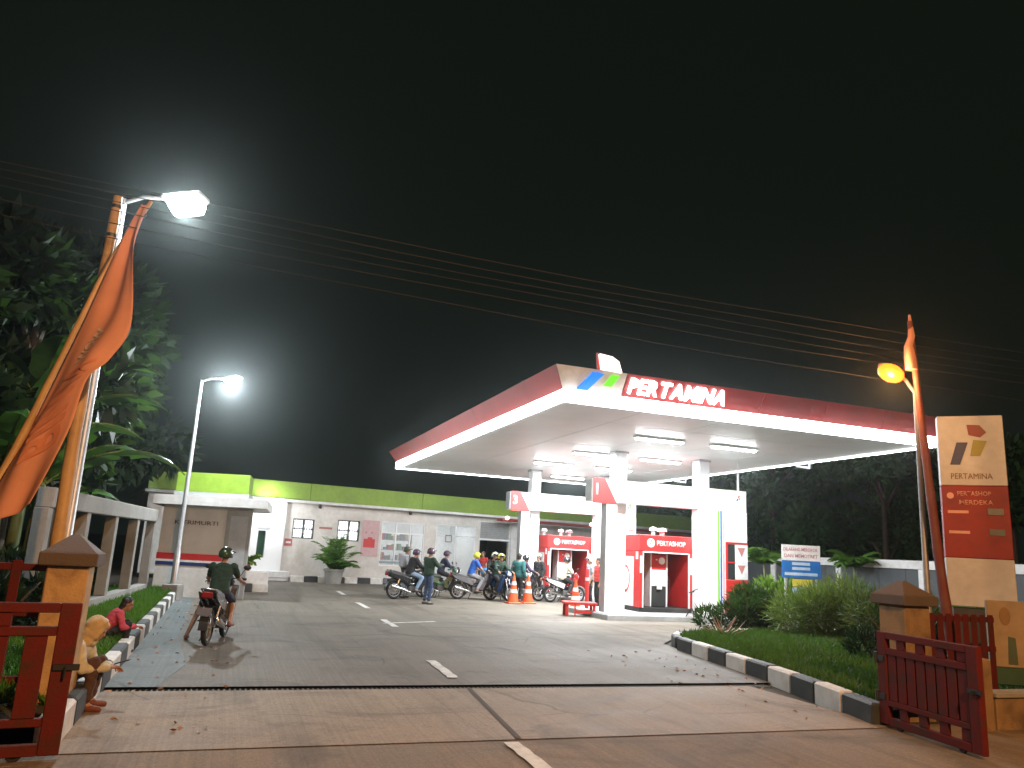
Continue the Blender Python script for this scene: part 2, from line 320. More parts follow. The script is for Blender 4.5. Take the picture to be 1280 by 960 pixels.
# ------------------------------------------------------------------ kerbs: every painted stone is a piece of its own
def kerb(name, uvpts, step, h, w, label, first=0):
    k = thing(name, None, None); k['kind'] = 'structure'
    P = [W(*p) for p in uvpts]; seg = [(P[i + 1] - P[i]).length for i in range(len(P) - 1)]; tot = sum(seg); n = max(1, round(tot / step)); L = tot / n
    def at(s):
        for i, q in enumerate(seg):
            if s <= q or i == len(seg) - 1: return P[i].lerp(P[i + 1], min(1, s / q))
            s -= q
    mb = MB(); mb.cbox(-L / 2 + .006, L / 2 - .006, -w / 2, w / 2, -.1, h, .025); base = mb.mesh('kerb_stone', M_kw); base2 = base.copy(); base2.materials.clear(); base2.materials.append(M_kb)
    for i in range(n):
        a, b = at(i * L), at((i + 1) * L); c = (a + b) / 2; o = link('kerb_stone', base if (i + first) % 2 == 0 else base2, k, c + Vector((0, 0, random.uniform(-.008, .006))), (0, random.uniform(-.006, .006), math.atan2(b.y - a.y, b.x - a.x) + random.uniform(-.008, .008)))
    return k
kerb('kerb', [(-7.62, -7.45), (-7.62, 9.2), (-7.5, 9.9), (-7.75, 10.3)], .80, .25, .17, '')
kerb('kerb', [(.94, -7.5), (1.22, -6.5), (1.66, -4.9), (2.05, -2.77), (2.38, -.95)], .73, .25, .20, '', 1)
kerb('kerb', [(2.48, -.72), (3.0, .35), (4.2, 1.0), (6.5, 1.5), (12, 1.9), (17.7, 2.2)], .73, .22, .18, '', 1)
# planter soil and grass
def plot(name, poly, z, m):
    mb = MB(); pts = [W(u, v, z) for u, v in poly]; mb.add(pts, [tuple(range(len(pts)))]); return struct(name, mb, m)
LP = [(-7.7, -7.4), (-7.7, 9.9), (-9.6, 10.2), (-12.5, -7.4)]
RP = [(1.06, -7.45), (1.34, -6.5), (1.78, -4.9), (2.17, -2.77), (2.5, -.9), (3.05, .2), (4.25, .88), (6.5, 1.38), (12, 1.78), (17.85, 2.1), (17.85, -9.2), (6, -7.4)]
FP = [(15.2, 2.3), (17.85, 2.3), (17.85, 22), (16.2, 22)]
plot('planter_bed', LP, .17, M_soil); plot('planter_bed', RP, .16, M_soil); plot('planter_bed', FP, .12, M_soil)
def inpoly(p, poly):
    x, y = p; c = False; j = len(poly) - 1
    for i in range(len(poly)):
        xi, yi = poly[i]; xj, yj = poly[j]
        if (yi > y) != (yj > y) and x < (xj - xi) * (y - yi) / (yj - yi) + xi: c = not c
        j = i
    return c
def leafmat(name, col, var=.35, rough=.55, sss=.0):
    m = mat(name, col, rough, var=var, nscale=1.7, spec=.3); b = m.node_tree.nodes['Principled BSDF']
    nt = m.node_tree; out = nt.nodes['Material Output']; tr = nt.nodes.new('ShaderNodeBsdfTranslucent'); tr.inputs['Color'].default_value = (min(1, col[0] * 2.2), min(1, col[1] * 2.2), col[2] * 1.2, 1)
    mx = nt.nodes.new('ShaderNodeMixShader'); mx.inputs['Fac'].default_value = .25; nt.links.new(b.outputs['BSDF'], mx.inputs[1]); nt.links.new(tr.outputs['BSDF'], mx.inputs[2]); nt.links.new(mx.outputs['Shader'], out.inputs['Surface']); return m
M_grassl = leafmat('grass_blade_lit', (.065, .16, .022)); M_grass = leafmat('grass_blade', (.040, .085, .016)); M_leafd = leafmat('leaf_dark', (.013, .027, .010)); M_leafm = leafmat('leaf_mid', (.022, .048, .013)); M_leafl = leafmat('leaf_light', (.12, .22, .03)); M_leafr = leafmat('leaf_far', (.045, .115, .030)); M_bush = leafmat('bush_leaf', (.075, .115, .028)); M_banana = leafmat('banana_leaf', (.065, .16, .03), rough=.4); M_palm = leafmat('palm_leaf', (.075, .17, .025)); M_dry = mat('dry_leaf', (.42, .30, .24), .8)  # left lawn's grass colour lightened to carry the lamp light on it
def tri_cloud(name, base, length, width, dirs, m, parent=None, tip=.35, quad=True):
    # many small leaves: each a bent four-sided blade running from base along dirs
    n = len(base); base = np.asarray(base, float); d = np.asarray(dirs, float); d /= np.linalg.norm(d, axis=1, keepdims=True) + 1e-9
    r = rng.normal(size=(n, 3)); s = np.cross(d, r); s /= np.linalg.norm(s, axis=1, keepdims=True) + 1e-9
    L = np.broadcast_to(np.asarray(length), (n,))[:, None]; Wd = np.broadcast_to(np.asarray(width), (n,))[:, None]; nn = np.cross(s, d)
    p0 = base; p1 = base + d * L * .5 + s * Wd * .5 + nn * L * .06; p2 = base + d * L - nn * L * .08; p3 = base + d * L * .5 - s * Wd * .5 + nn * L * .06
    co = np.stack([p0, p1, p2, p3], 1).reshape(-1, 3); me = bpy.data.meshes.new(name); me.vertices.add(4 * n); me.vertices.foreach_set('co', co.ravel().astype('f'))
    me.loops.add(4 * n); me.loops.foreach_set('vertex_index', np.arange(4 * n, dtype='i')); me.polygons.add(n); me.polygons.foreach_set('loop_start', np.arange(0, 4 * n, 4, dtype='i'))
    me.materials.append(m); me.update(calc_edges=True); me.validate(); return link(name, me, parent)
def grass(name, poly, n, h, z, label, gm=None):
    us = [p[0] for p in poly]; vs = [p[1] for p in poly]; out = []
    while len(out) < n:
        q = (random.uniform(min(us), max(us)), random.uniform(min(vs), max(vs)))
        if inpoly(q, poly): out.append(tuple(W(*q, z)))
    b = np.array(out); d = rng.normal(size=(n, 3)) * .45; d[:, 2] = 1; ln = h * (.5 + rng.random(n)); o = tri_cloud(name, b, ln, .022, d, gm or M_grass); tag(o, label, 'grass', kind='stuff')
grass('grass', [(-7.72, -6.6), (-7.72, 9.9), (-9.2, 9.9), (-9.2, -6.6)], 26000, .13, .17, 'lamplit green lawn strip between the left painted kerb and the concrete fence', M_grassl)
grass('grass', RP[:8] + [(12, -2), (5.5, -7.3)], 42000, .12, .16, 'green lawn behind the right painted kerb')
grass('grass', FP, 12000, .16, .12, 'green ground cover in the bed along the far right fence')

# ------------------------------------------------------------------ canopy
cn = thing('canopy', 'wide petrol station canopy with red fascia and bright white light strip', 'canopy', W(0, 0), AZ)
CU, CV, Z0, Z1, ZT, SL = 10.6, 17.7, 5.0, 5.24, 5.70, .30
# soffit panels, each with its own edges
pm = MB(); pw, pd = CU / 5, CV / 9
pm.cbox(.006, pw - .006, .006, pd - .006, 0, .05, .008); pme = pm.mesh('soffit_panel', M_soffit)
for i in range(5):
    for j in range(9): link('soffit_panel', pme, cn, (i * pw, j * pd, Z0 + random.uniform(0, .004)))
mb = MB(); mb.box(.02, CU - .02, .02, CV - .02, Z0 + .06, ZT - .08); mb.build('roof_deck', M_grey, cn)
M_strip = emat('light_strip', (.93, .97, 1.0), 15.0)
st = .05
for (a, b) in (((0, 0), (CU, 0)), ((0, CV), (0, 0)), ((CU, 0), (CU, CV)), ((CU, CV), (0, CV))):
    mb = MB(); d = (Vector(b) - Vector(a)).normalized(); n = Vector((d.y, -d.x)); A = Vector(a) - d * .0 + n * .012; B = Vector(b) + n * .012 - d * .0
    vs = []
    for z in (Z0 - .03, Z1): vs += [(A.x, A.y, z), (B.x, B.y, z), (B.x - n.x * st, B.y - n.y * st, z), (A.x - n.x * st, A.y - n.y * st, z)]
    mb.add(vs, [(0, 1, 5, 4), (1, 2, 6, 5), (2, 3, 7, 6), (3, 0, 4, 7), (4, 5, 6, 7), (3, 2, 1, 0)]); mb.build('light_strip', M_strip, cn)
def fascia_panel(a0, a1, t0, t1, side, m, name='fascia_panel', off=0.0):
    # one leaning panel; a is the run along the side, t0/t1 the mitre factors at its ends
    def pt(a, q, mit, th):
        out = SL * q + off + th; z = Z1 + .004 + (ZT - Z1) * q
        a2 = a + mit * out
        return {'f': (a2, -out, z), 'l': (-out, a2, z), 'r': (CU + out, a2, z), 'b': (a2, CV + out, z)}[side]
    vs = [pt(a0, 0, t0, 0), pt(a1, 0, t1, 0), pt(a1, 1, t1, 0), pt(a0, 1, t0, 0), pt(a0, 0, t0, -.04), pt(a1, 0, t1, -.04), pt(a1, 1, t1, -.04), pt(a0, 1, t0, -.04)]
    mb = MB(); mb.add(vs, [(0, 1, 2, 3), (4, 7, 6, 5), (0, 4, 5, 1), (1, 5, 6, 2), (2, 6, 7, 3), (3, 7, 4, 0)]); return mb.build(name, m, cn)
PW = 1.40
wp = fascia_panel(0, PW, -1, 0, 'f', M_white); wp['label'] = 'white corner panel carrying the blue and green emblem'
cuts = [PW + .006, 3.2, 5.05, 6.9, 8.75, CU]
for i in range(5): fascia_panel(cuts[i] + .008, cuts[i + 1] - .008, 0, 1 if i == 4 else 0, 'f', M_fred, off=random.uniform(-.006, .006))
cuts = [0, 2.9, 5.9, 8.9, 11.8, 14.8, CV]
for side in 'lr':
    for i in range(6): fascia_panel(cuts[i] + .004, cuts[i + 1] - .004, -1 if i == 0 else 0, 1 if i == 5 else 0, side, M_fred, off=random.uniform(-.006, .006))
for i in range(5): fascia_panel(CU * i / 5 + .004, CU * (i + 1) / 5 - .004, -1 if i == 0 else 0, 1 if i == 4 else 0, 'b', M_fred)
# banner cloth on the left fascia: three slack strips
# sign letters and emblem on the front fascia
tilt = R(90) + math.atan2(SL, ZT - Z1); slope = math.hypot(SL, ZT - Z1)
def onf(u, q, out=.0): return (u, -SL * q - out * math.cos(math.atan2(SL, ZT - Z1)), Z1 + (ZT - Z1) * q - out * math.sin(math.atan2(SL, ZT - Z1)))
M_letter = emat('lit_letter', (1.0, .95, .97), 5)
letters('sign_letter', 'PERTAMINA', .37, M_letter, cn, onf(1.52, .22, .01), (tilt, 0, 0), 2.52, .05, .018)
M_lb = emat('lit_blue', (.01, .20, .85), .75); M_lg = emat('lit_green', (.12, .80, .02), .62)
for nm in ('lit_blue', 'lit_green'): MATS[nm].node_tree.nodes['Principled BSDF'].inputs['Base Color'].default_value = (.02, .15, .5, 1) if 'blue' in nm else (.15, .5, .02, 1)
def blade(poly, m, nm, lab, y=(0, .03)):
    mb = MB(); mb.slab(poly, *y); o = mb.build(nm, m, cn); o.location = onf(0, 0, .035); o.rotation_euler = (tilt - R(90), 0, 0); o['label'] = lab; return o
hq = slope
blade([(.30, .06), (.56, .06), (.84, hq * .86), (.72, hq * .9), (.56, hq * .88)], M_lb, 'emblem_blade', 'blue slanted emblem blade')
blade([(.90, hq * .38), (1.10, hq * .38), (1.22, hq * .86), (1.04, hq * .88)], M_lg, 'emblem_blade', 'green slanted emblem blade')
mb = MB(); mb.slab([(.76, 5.72), (1.24, 5.69), (1.16, 5.93), (1.00, 6.02), (.70, 6.05)], -.36, -.26); o = mb.build('emblem_blade', emat('lit_blade', (1, .78, .74), 1.6), cn); o['label'] = 'lit emblem blade standing up above the fascia edge'
mb = MB(); mb.slab([(.70, 5.70), (1.29, 5.67), (1.21, 5.96), (1.03, 6.06), (.67, 6.09)], -.26, -.20); mb.build('blade_backing', M_red, o)
# hangers, pipes
def rod(u, v, z0, z1, r=.035, nm='downpipe'): mb = MB(); mb.tube([(u, v, z0), (u, v, z1)], r, 8); mb.build(nm, M_whitec, cn)
rod(8.92, 6.1, 4.03, 5.0); rod(4.95, 13.6, 2.5, 5.0); rod(4.95, 6.9, 4.05, 5.0)
for (u, v) in ((10.25, 4.6), (10.2, 11.6)):
    mb = MB(); mb.tube([(u + .25, v, 5.0), (u + .25, v, 4.8), (u - .25, v, 4.82)], .035, 8); mb.build('bracket', emat('bracket_glow', (.9, .95, 1), .5), cn)  # brackets glow faintly of their own
# columns carrying the roof
for (v) in (6.42, 13.55):
    for u in (4.67, 7.68):
        mb = MB(); mb.cbox(u, u + .38, v, v + .42, .02, 5.0, .015); c = mb.build('column', M_whitec, cn)
        mb = MB(); mb.cbox(u - .04, u + .42, v - .04, v + .46, 4.93, 4.992, .01); mb.build('column_collar', M_grey, c)
# tube lights fixed under the roof
M_tube = emat('tube_light', (.94, .98, 1.0), 45.0)
fx = {(3.3, 0): 'long tube light at the left front under the canopy', (3.3, 1): 'long tube light at the right front under the canopy', (7.3, 0): 'tube light half hidden by the front left column under the canopy', (7.3, 1): 'tube light just behind the front right tube under the canopy', (10.7, 0): 'tube light over the rear pump lane on the left', (10.7, 1): 'tube light over the rear pump lane between the columns', (14.8, 1): 'farthest tube light at the back edge of the canopy roof'}
first = None
for (v, k), lab in fx.items():
    c = W(3.6 + 2.4 * k + .75, v, Z0 - .012)
    if first is None:
        first = thing('tube_light', lab, 'light', c, AZ, 'tube lights under the canopy')
        mb = MB(); mb.cbox(-.77, .77, -.115, .115, -.06, -.005, .012); mb.build('housing', M_white, first)
        mb = MB(); mb.loft([[(x, .085 * s * math.cos(a), -.063 - .04 * s * math.sin(a)) for a in [math.pi * q / 8 for q in range(9)]] for x, s in ((-.75, .3), (-.70, 1), (.70, 1), (.75, .3))]); mb.build('diffuser', M_tube, first)
    else:
        o = copy_tree(first); o.location = c; o['label'] = lab
    al = lamp('tube_glow', 'AREA', c - Vector((0, 0, .112)), 290, (.94, .98, 1.0), 1.4, (0, 0, -1)); al.data.shape = 'RECTANGLE'; al.data.size = 1.4; al.data.size_y = .12; al.rotation_euler = (0, 0, AZ)

# ------------------------------------------------------------------ pump islands, portals, booths, pumps
def island(v0, v1, u0, u1, lab):
    t = thing('pump_island', lab, 'island', W(u0, v0), AZ); L = u1 - u0; w = v1 - v0
    mb = MB(); mb.cbox(0, L, 0, w, -.05, .165, .02); mb.build('base', M_grey, t)
    mb = MB(); mb.cbox(.03, L - .03, .03, w - .03, .166, .18, .004); mb.build('floor_tile', mat('island_tile', (.42, .42, .41), .5, nscale=3), t)
island(5.2, 8.3, 3.85, 9.7, 'raised grey pump island in front under the canopy'); island(12.4, 15.4, 3.85, 9.7, 'raised grey pump island farther back behind the motorbikes')
def portal(v, num, lab, full):
    t = thing('portal_frame', lab, 'portal', W(0, v), AZ)
    mb = MB(); mb.cbox(4.11, 4.46, 0, .36, .18, 3.355, .008); p = mb.build('post', M_whitec, t)
    mb = MB(); mb.box(4.100, 4.112, .02, .34, .185, 3.34); mb.build('side_sheet', M_grey, p)
    mb = MB(); mb.box(3.63, 9.08, .015, .45, 3.37, 4.02); bmn = mb.build('beam', M_grey, t)
    for k in range(4): mb = MB(); mb.cbox(3.62 + k * 1.3675 + .004, 3.62 + (k + 1) * 1.3675 - .004, -.001 + .002 * (k % 2), .46, 3.36, 4.03, .007); mb.build('cladding_panel', M_whitec, bmn)
    mb = MB(); mb.box(3.600, 3.618, .02, .44, 3.37, 4.02); mb.build('beam_end', M_grey, t)
    tp = [(3.64, 3.30), (4.45, 3.30), (4.02, 4.05), (3.64, 4.05)]
    mb = MB(); mb.slab(tp, -.025, -.004); tile = mb.build('number_tile', M_red, t)
    lettering('numeral', num, .34, M_white, tile, (3.72, -.026, 3.56), depth=.012, bold=.03)
    mb = MB(); mb.cbox(7.29, 9.1, 0, .36, .18, 3.355, .008); pil = mb.build('wide_pillar', M_whitec, t)
    for x0, x1, m, nm in ((8.00, 8.06, M_lgreen, 'green_stripe'), (8.09, 8.15, M_blue, 'blue_stripe'), (8.18, 8.25, mat('pale_stripe', (.70, .38, .42), .4), 'pale_stripe')):
        mb = MB(); mb.box(x0, x1, -.006, .0, .185, 3.35); mb.build(nm, m, pil)
    if full:
        mb = MB(); mb.cbox(8.28, 9.12, -.05, -.004, .185, 1.24, .008); cab = mb.build('red_cabinet', M_red, t)
        mb = MB(); mb.box(8.28, 8.35, -.03, -.004, 1.25, 2.40); mb.box(8.35, 9.09, -.03, -.004, 2.34, 2.40); mb.build('red_trim', M_red, t)
        mb = MB(); mb.box(8.36, 8.62, -.012, -.003, 1.26, 2.33); mb.build('window', M_glass, t)
        mb = MB(); mb.box(8.36, 8.62, -.03, -.013, 1.75, 1.80); mb.build('window_bar', M_red, t)
        mb = MB(); mb.cbox(8.63, 9.09, -.03, -.004, 1.26, 2.33, .006); wpn = mb.build('white_panel', M_white, t)
        for z in (2.24, 1.70):
            mb = MB(); mb.slab([(8.70, z), (8.99, z), (8.86, z - .28)], -.036, -.031); mb.build('triangle_mark', mat('faded_red', (.48, .20, .18), .5), wpn)
    for x, y, z, m in ((8.70, 0, 3.70, M_blue), (8.78, 0, 3.73, M_lgreen), (8.76, 0, 3.80, M_lred)):
        mb = MB(); mb.slab([(x, z), (x + .045, z), (x + .075, z + .075), (x + .03, z + .075)], -.008, -.001); mb.build('emblem_blade', m, t)
    # small round emblem and fine vertical lettering on the left post
    mb = MB(); mb.slab([(4.285 + .07 * math.cos(a), 3.12 + .07 * math.sin(a)) for a in [k * math.pi / 8 for k in range(16)]], -.004, -.001); mb.build('round_emblem', mat('pale_grey', (.5, .53, .55), .4), p)
portal(5.9, '1', 'white portal frame with number one tile and red cabinet at its right end', True)
portal(13.1, '3', 'white portal frame with number three tile over the rear pump', False)
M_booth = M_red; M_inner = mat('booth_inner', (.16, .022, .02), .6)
def booth(v, lab):
    t = thing('pump_booth', lab, 'booth', W(5.47, v, .18), AZ)
    w, d, h = 1.90, 1.40, 2.30
    mb = MB(); mb.cbox(.02, w - .02, .03, d - .03, 0, .13, .01); mb.build('plinth', M_black, t)
    for nm, x0, x1 in (('side_wall', 0, .10), ('side_wall', w - .13, w)):
        mb = MB(); mb.cbox(x0, x1, 0, d, .131, 1.80, .01); s = mb.build(nm, M_red, t)
    mb = MB(); mb.box(.101, w - .131, d - .08, d - .01, .131, 1.80); mb.build('back_wall', M_inner, t)
    mb = MB(); mb.cbox(-.01, w + .01, -.02, d + .01, 1.803, h, .015); hd = mb.build('header', M_red, t)
    lettering('lettering', 'PERTASHOP', .15, M_white, hd, (.58, -.022, 1.99), width=1.02, depth=.015, bold=.03)
    mb = MB(); mb.slab([(.37 + .135 * math.cos(a), 2.06 + .135 * math.sin(a)) for a in [k * math.pi / 12 for k in range(24)]], -.036, -.022); e = mb.build('round_emblem', M_white, hd)
    for x, z, m in ((.315, 2.0, M_blue), (.375, 2.03, M_lgreen), (.35, 2.09, M_lred)):
        mb = MB(); mb.slab([(x, z), (x + .035, z), (x + .06, z + .06), (x + .025, z + .06)], -.041, -.037); mb.build('emblem_blade', m, hd)
    for x0, x1 in ((.104, .14), (w - .17, w - .134)):
        mb = MB(); mb.box(x0, x1, -.012, .04, .132, 1.79); mb.build('white_trim', M_white, t)
    mb = MB(); mb.box(.145, w - .175, -.012, .03, 1.76, 1.80); mb.build('white_trim', M_white, t)
    # information panel on the left flank and the notice beside the opening
    mb = MB(); mb.box(-.014, -.002, .35, d - .08, .15, 1.62); ip = mb.build('flank_panel', M_white, t)
    mb = MB(); n = 20; ring = [[(-.018, .85 + (r * .28) * math.cos(a), .95 + r * .42 * math.sin(a)) for a in [k * 2 * math.pi / n for k in range(n)]] for r in (1, .82)]
    mb.add(ring[0] + ring[1], [(k, (k + 1) % n, n + (k + 1) % n, n + k) for k in range(n)]); mb.build('red_oval', M_red, ip)
    mb = MB(); mb.box(-.012, -.002, .08, .22, 1.55, 1.78); mb.build('notice', M_white, t)
    for x in (.012, w - .11):
        mb = MB(); mb.box(x, x + .075, -.010, -.002, 1.15, 1.66); mb.build('notice', M_white, t)
    for x, y, r in ((.18, .9, .11), (.75, .5, .10), (1.25, .8, .13)):
        mb = MB(); mb.tube([(x, y, h), (x, y, h + .14), (x, y, h + .15), (x, y, h + .24), (x, y, h + .27)], [r * .6, r * .6, r * 1.25, r * 1.1, r * .3], 12); mb.build('roof_vent', M_white if r != .13 else M_grey, t, True)
    # shelf with a small lit lamp body inside
    mb = MB(); mb.cbox(.14, .40, .8, 1.2, .14, .95, .01); mb.build('inner_cabinet', M_inner, t)
    mb = MB(); mb.ball((.3, .85, 1.02), .06); mb.build('bell', M_chrome, t, True)
    return t
booth(6.3, 'red booth with white lettering around the front pump'); booth(13.6, 'red booth with white lettering at the rear island behind the cream jacketed rider')
def pump(v, lab):
    t = thing('fuel_pump', lab, 'fuel pump', W(6.10, v, .312), AZ); w, d = .62, .5
    mb = MB(); mb.cbox(.03, w - .03, .02, d, 0, .62, .015); mb.build('base_panel', M_black, t)
    mb = MB(); mb.cbox(.05, w - .05, .0, d - .01, .621, 1.12, .015); mb.build('meter_panel', M_white, t)
    mb = MB(); mb.box(.12, w - .12, -.008, -.001, .80, 1.02); mb.build('display', emat('pump_display', (.7, .8, .95), .25), t)
    mb = MB(); mb.cbox(.05, w - .05, -.01, d, 1.122, 1.60, .02); tp = mb.build('head', M_red, t)
    mb = MB(); mb.slab([(.40 + .11 * math.cos(a), 1.40 + .11 * math.sin(a)) for a in [k * math.pi / 10 for k in range(20)]], -.03, -.011); mb.build('dial', M_white, tp)
    mb = MB(); mb.slab([(.17, 1.43), (.24, 1.46), (.24, 1.40)], -.02, -.011); mb.build('arrow_mark', M_white, tp)
    for x in (0, w - .05):
        mb = MB(); mb.cbox(x, x + .048, -.015, d + .01, 0, 1.62, .01); mb.build('side_rail', M_white, t)
    mb = MB(); mb.cbox(.22, .40, -.07, -.003, .52, .70, .02); mb.build('nozzle_holder', M_white, t)
    mb = MB(); mb.tube([(.66, .2, 1.1), (.74, .1, .8), (.74, .08, .35), (.69, .1, .18), (.66, .15, .5), (.65, .15, .8)], .016, 6); hs = mb.build('hose', M_rubber, t, True)
    mb = MB(); mb.tube([(.65, .14, .8), (.66, .06, .9), (.66, -.02, .88)], [.025, .022, .012], 6); mb.build('nozzle', M_dark, hs, True)
pump(6.75, 'white fuel pump with red head inside the front booth'); pump(14.05, 'white fuel pump with red head inside the rear booth')
# low red step table, red post, cones, stand, board
t = thing('low_bench', 'low red wooden bench at the left end of the front island', 'bench', W(3.05, 6.35), R(6))
mb = MB(); mb.cbox(0, .98, 0, .62, .34, .41, .01); mb.build('top', M_red, t)
for x in (.05, .86):
    for y in (.04, .50): mb = MB(); mb.cbox(x, x + .08, y, y + .08, 0, .339, .008); mb.build('leg', M_red, t)
mb = MB(); mb.box(.30, .34, .02, .05, .02, .339); mb.box(.34, .86, .022, .048, .10, .18); mb.build('brace', M_red, t)
t = thing('bollard', 'slim red post standing beside the low red bench', 'bollard', W(4.16, 7.2, .0), AZ)
mb = MB(); mb.tube([(0, 0, .16), (0, 0, 1.3), (0, 0, 1.36)], [.06, .06, .03], 12); mb.build('post', M_red, t, True)
mb = MB(); mb.tube([(0, 0, 1.0), (0, 0, 1.1)], .064, 12); mb.build('band', M_white, t, True)
def cone():
    t = thing('traffic_cone', 'orange traffic cone with white bands left of the pair', 'cone', W(3.12, 10.9, .012), AZ, 'orange traffic cones')
    mb = MB(); mb.cbox(-.24, .24, -.24, .24, 0, .05, .012); mb.build('foot', M_orange, t)
    def seg(nm, z0, z1, m, e=0): mb = MB(); f = lambda z: .19 - (z - .05) * .175 + e; mb.tube([(0, 0, z0), (0, 0, z1)], [f(z0), f(z1)], 20); mb.build(nm, m, t, True)
    seg('cone_body', .05, .92, M_orange); seg('white_band', .36, .48, M_white, .004); seg('white_band', .62, .74, M_white, .004)
    mb = MB(); mb.tube([(0, 0, .92), (0, 0, .97)], [.035, .03], 12); mb.build('tip', M_orange, t, True); return t
cn0 = cone(); c2 = copy_tree(cn0); c2.location = W(3.74, 11.1, .012); c2['label'] = 'orange traffic cone with white bands right of the pair, left of the rear pump'
c3 = copy_tree(cn0); c3.location = W(3.42, 7.6, .16); c3.location = W(4.12, 7.95, .012); c3['label'] = 'orange traffic cone standing behind the low red bench'
t = thing('tripod_stand', 'thin black three legged stand at the edge of the front island', 'stand', W(6.55, 5.12, .012), AZ)
for a in (0.3, 2.4, 4.5): mb = MB(); mb.tube([(.0, 0, .42), (.26 * math.cos(a), .26 * math.sin(a), .012)], .014, 6); mb.build('leg', M_dark, t)
mb = MB(); mb.tube([(0, 0, .40), (0, 0, .86)], .014, 6); mb.tube([(0, 0, .86), (.1, -.02, .92), (.2, -.05, .96)], .012, 6); mb.tube([(-.08, 0, .84), (.08, 0, .88)], .02, 6); mb.build('mast', M_dark, t)
t = thing('caution_board', 'yellow folding board half hidden behind the wide white pillar', 'board', W(7.56, 6.50, .18), AZ)
for s, nm in ((1, 'front_leaf'), (-1, 'rear_leaf')):
    mb = MB(); mb.add([(-.20, -.22 * s, 0), (.20, -.22 * s, 0), (.10, -.01 * s, 1.05), (-.10, -.01 * s, 1.05), (-.20, -.19 * s, 0), (.20, -.19 * s, 0), (.10, .015 * s, 1.05), (-.10, .015 * s, 1.05)], [(0, 1, 2, 3), (7, 6, 5, 4), (0, 4, 5, 1), (1, 5, 6, 2), (2, 6, 7, 3), (3, 7, 4, 0)]); mb.build(nm, M_yellow, t)

# ------------------------------------------------------------------ station building
def walls(x0, x1, z0, z1, y0, y1, ops, mb):
    xs = sorted({x0, x1, *[o[0] for o in ops], *[o[1] for o in ops]})
    for a, b in zip(xs[:-1], xs[1:]):
        cur = z0
        for o in sorted([o for o in ops if o[0] <= a and o[1] >= b], key=lambda o: o[2]):
            if o[2] > cur: mb.box(a, b, y0, y1, cur, o[2])
            cur = o[3]
        if cur < z1: mb.box(a, b, y0, y1, cur, z1)
    return mb
def uvw(p): q = p - S0; return (q.dot(U), q.dot(V))
def BW(s, y, z=0.0): return B0 + BD * s + BN * y + Vector((0, 0, z))
bd = thing('station_building', 'long low cream station building with lime green parapet', 'building', B0, BA)
ops = [(9.05, 10.02, 1.85, 2.72), (11.11, 12.17, 1.85, 2.79), (13.26, 15.5, .80, 2.86), (16.1, 18.30, .16, 2.90), (18.55, 20.24, .16, 3.16), (23.6, 27.0, .16, 2.7)]
mb = MB(); walls(3.0, 33.1, 0, 3.40, 0, .18, ops, mb); mb.box(3.0, 3.18, .18, 7.5, 0, 3.4); mb.box(32.92, 33.1, .18, 7.5, 0, 3.4); mb.box(3.0, 33.1, 7.5, 7.7, 0, 3.4); mb.build('wall', M_wall, bd)
mb = MB(); mb.cbox(2.8, 33.3, -.45, 7.8, 3.405, 3.53, .02); mb.build('eave_slab', M_wallw, bd)
xs = [2.9, 9.6, 15.1, 20.3, 25.2, 33.2]
for a, b in zip(xs[:-1], xs[1:]): mb = MB(); mb.cbox(a + .006, b - .006, -.36, -.26, 3.535, 4.30, .01); mb.build('parapet_panel', M_green, bd)
mb = MB(); mb.box(3, 33, -.25, 7.6, 3.56, 3.9); mb.build('roof', M_grey, bd)
M_lit = emat('lit_window', (.92, .95, 1.0), 1.1)
for (x0, x1, z0, z1) in ops[:2]:
    w = MB(); e = .05
    w.box(x0, x0 + e, .02, .10, z0, z1); w.box(x1 - e, x1, .02, .10, z0, z1); w.box(x0 + e, x1 - e, .02, .10, z0, z0 + e); w.box(x0 + e, x1 - e, .02, .10, z1 - e, z1)
    wn = w.build('window', M_black, bd); mb = MB(); mb.box(x0 + .01, x1 - .01, .12, .14, z0 + .01, z1 - .01); mb.build('pane', M_lit, wn)
    mb = MB(); xm, zm = (x0 + x1) / 2, (z0 + z1) / 2; mb.box(xm - .035, xm + .035, .0, .03, z0 + .05, z1 - .05); mb.box(x0 + .05, x1 - .05, -.004, .019, zm - .02, zm + .02)
    for k in range(8):
        x = x0 + .09 + (x1 - x0 - .18) * k / 7
        if abs(x - xm) < .05: continue
        for sg in (-1, 1): mb.tube([(x, .02, zm), (x + .02 * (-1) ** k, .02, zm + sg * .16), (x - .02 * (-1) ** k, .02, zm + sg * .28), (x, .02, zm + sg * (z1 - z0 - .1) / 2)], .012, 5)
    for x in (x0 + .1, xm, x1 - .1): mb.ball((x, .0, zm), .045, 8, k=5)
    mb.build('grille', M_black, wn)
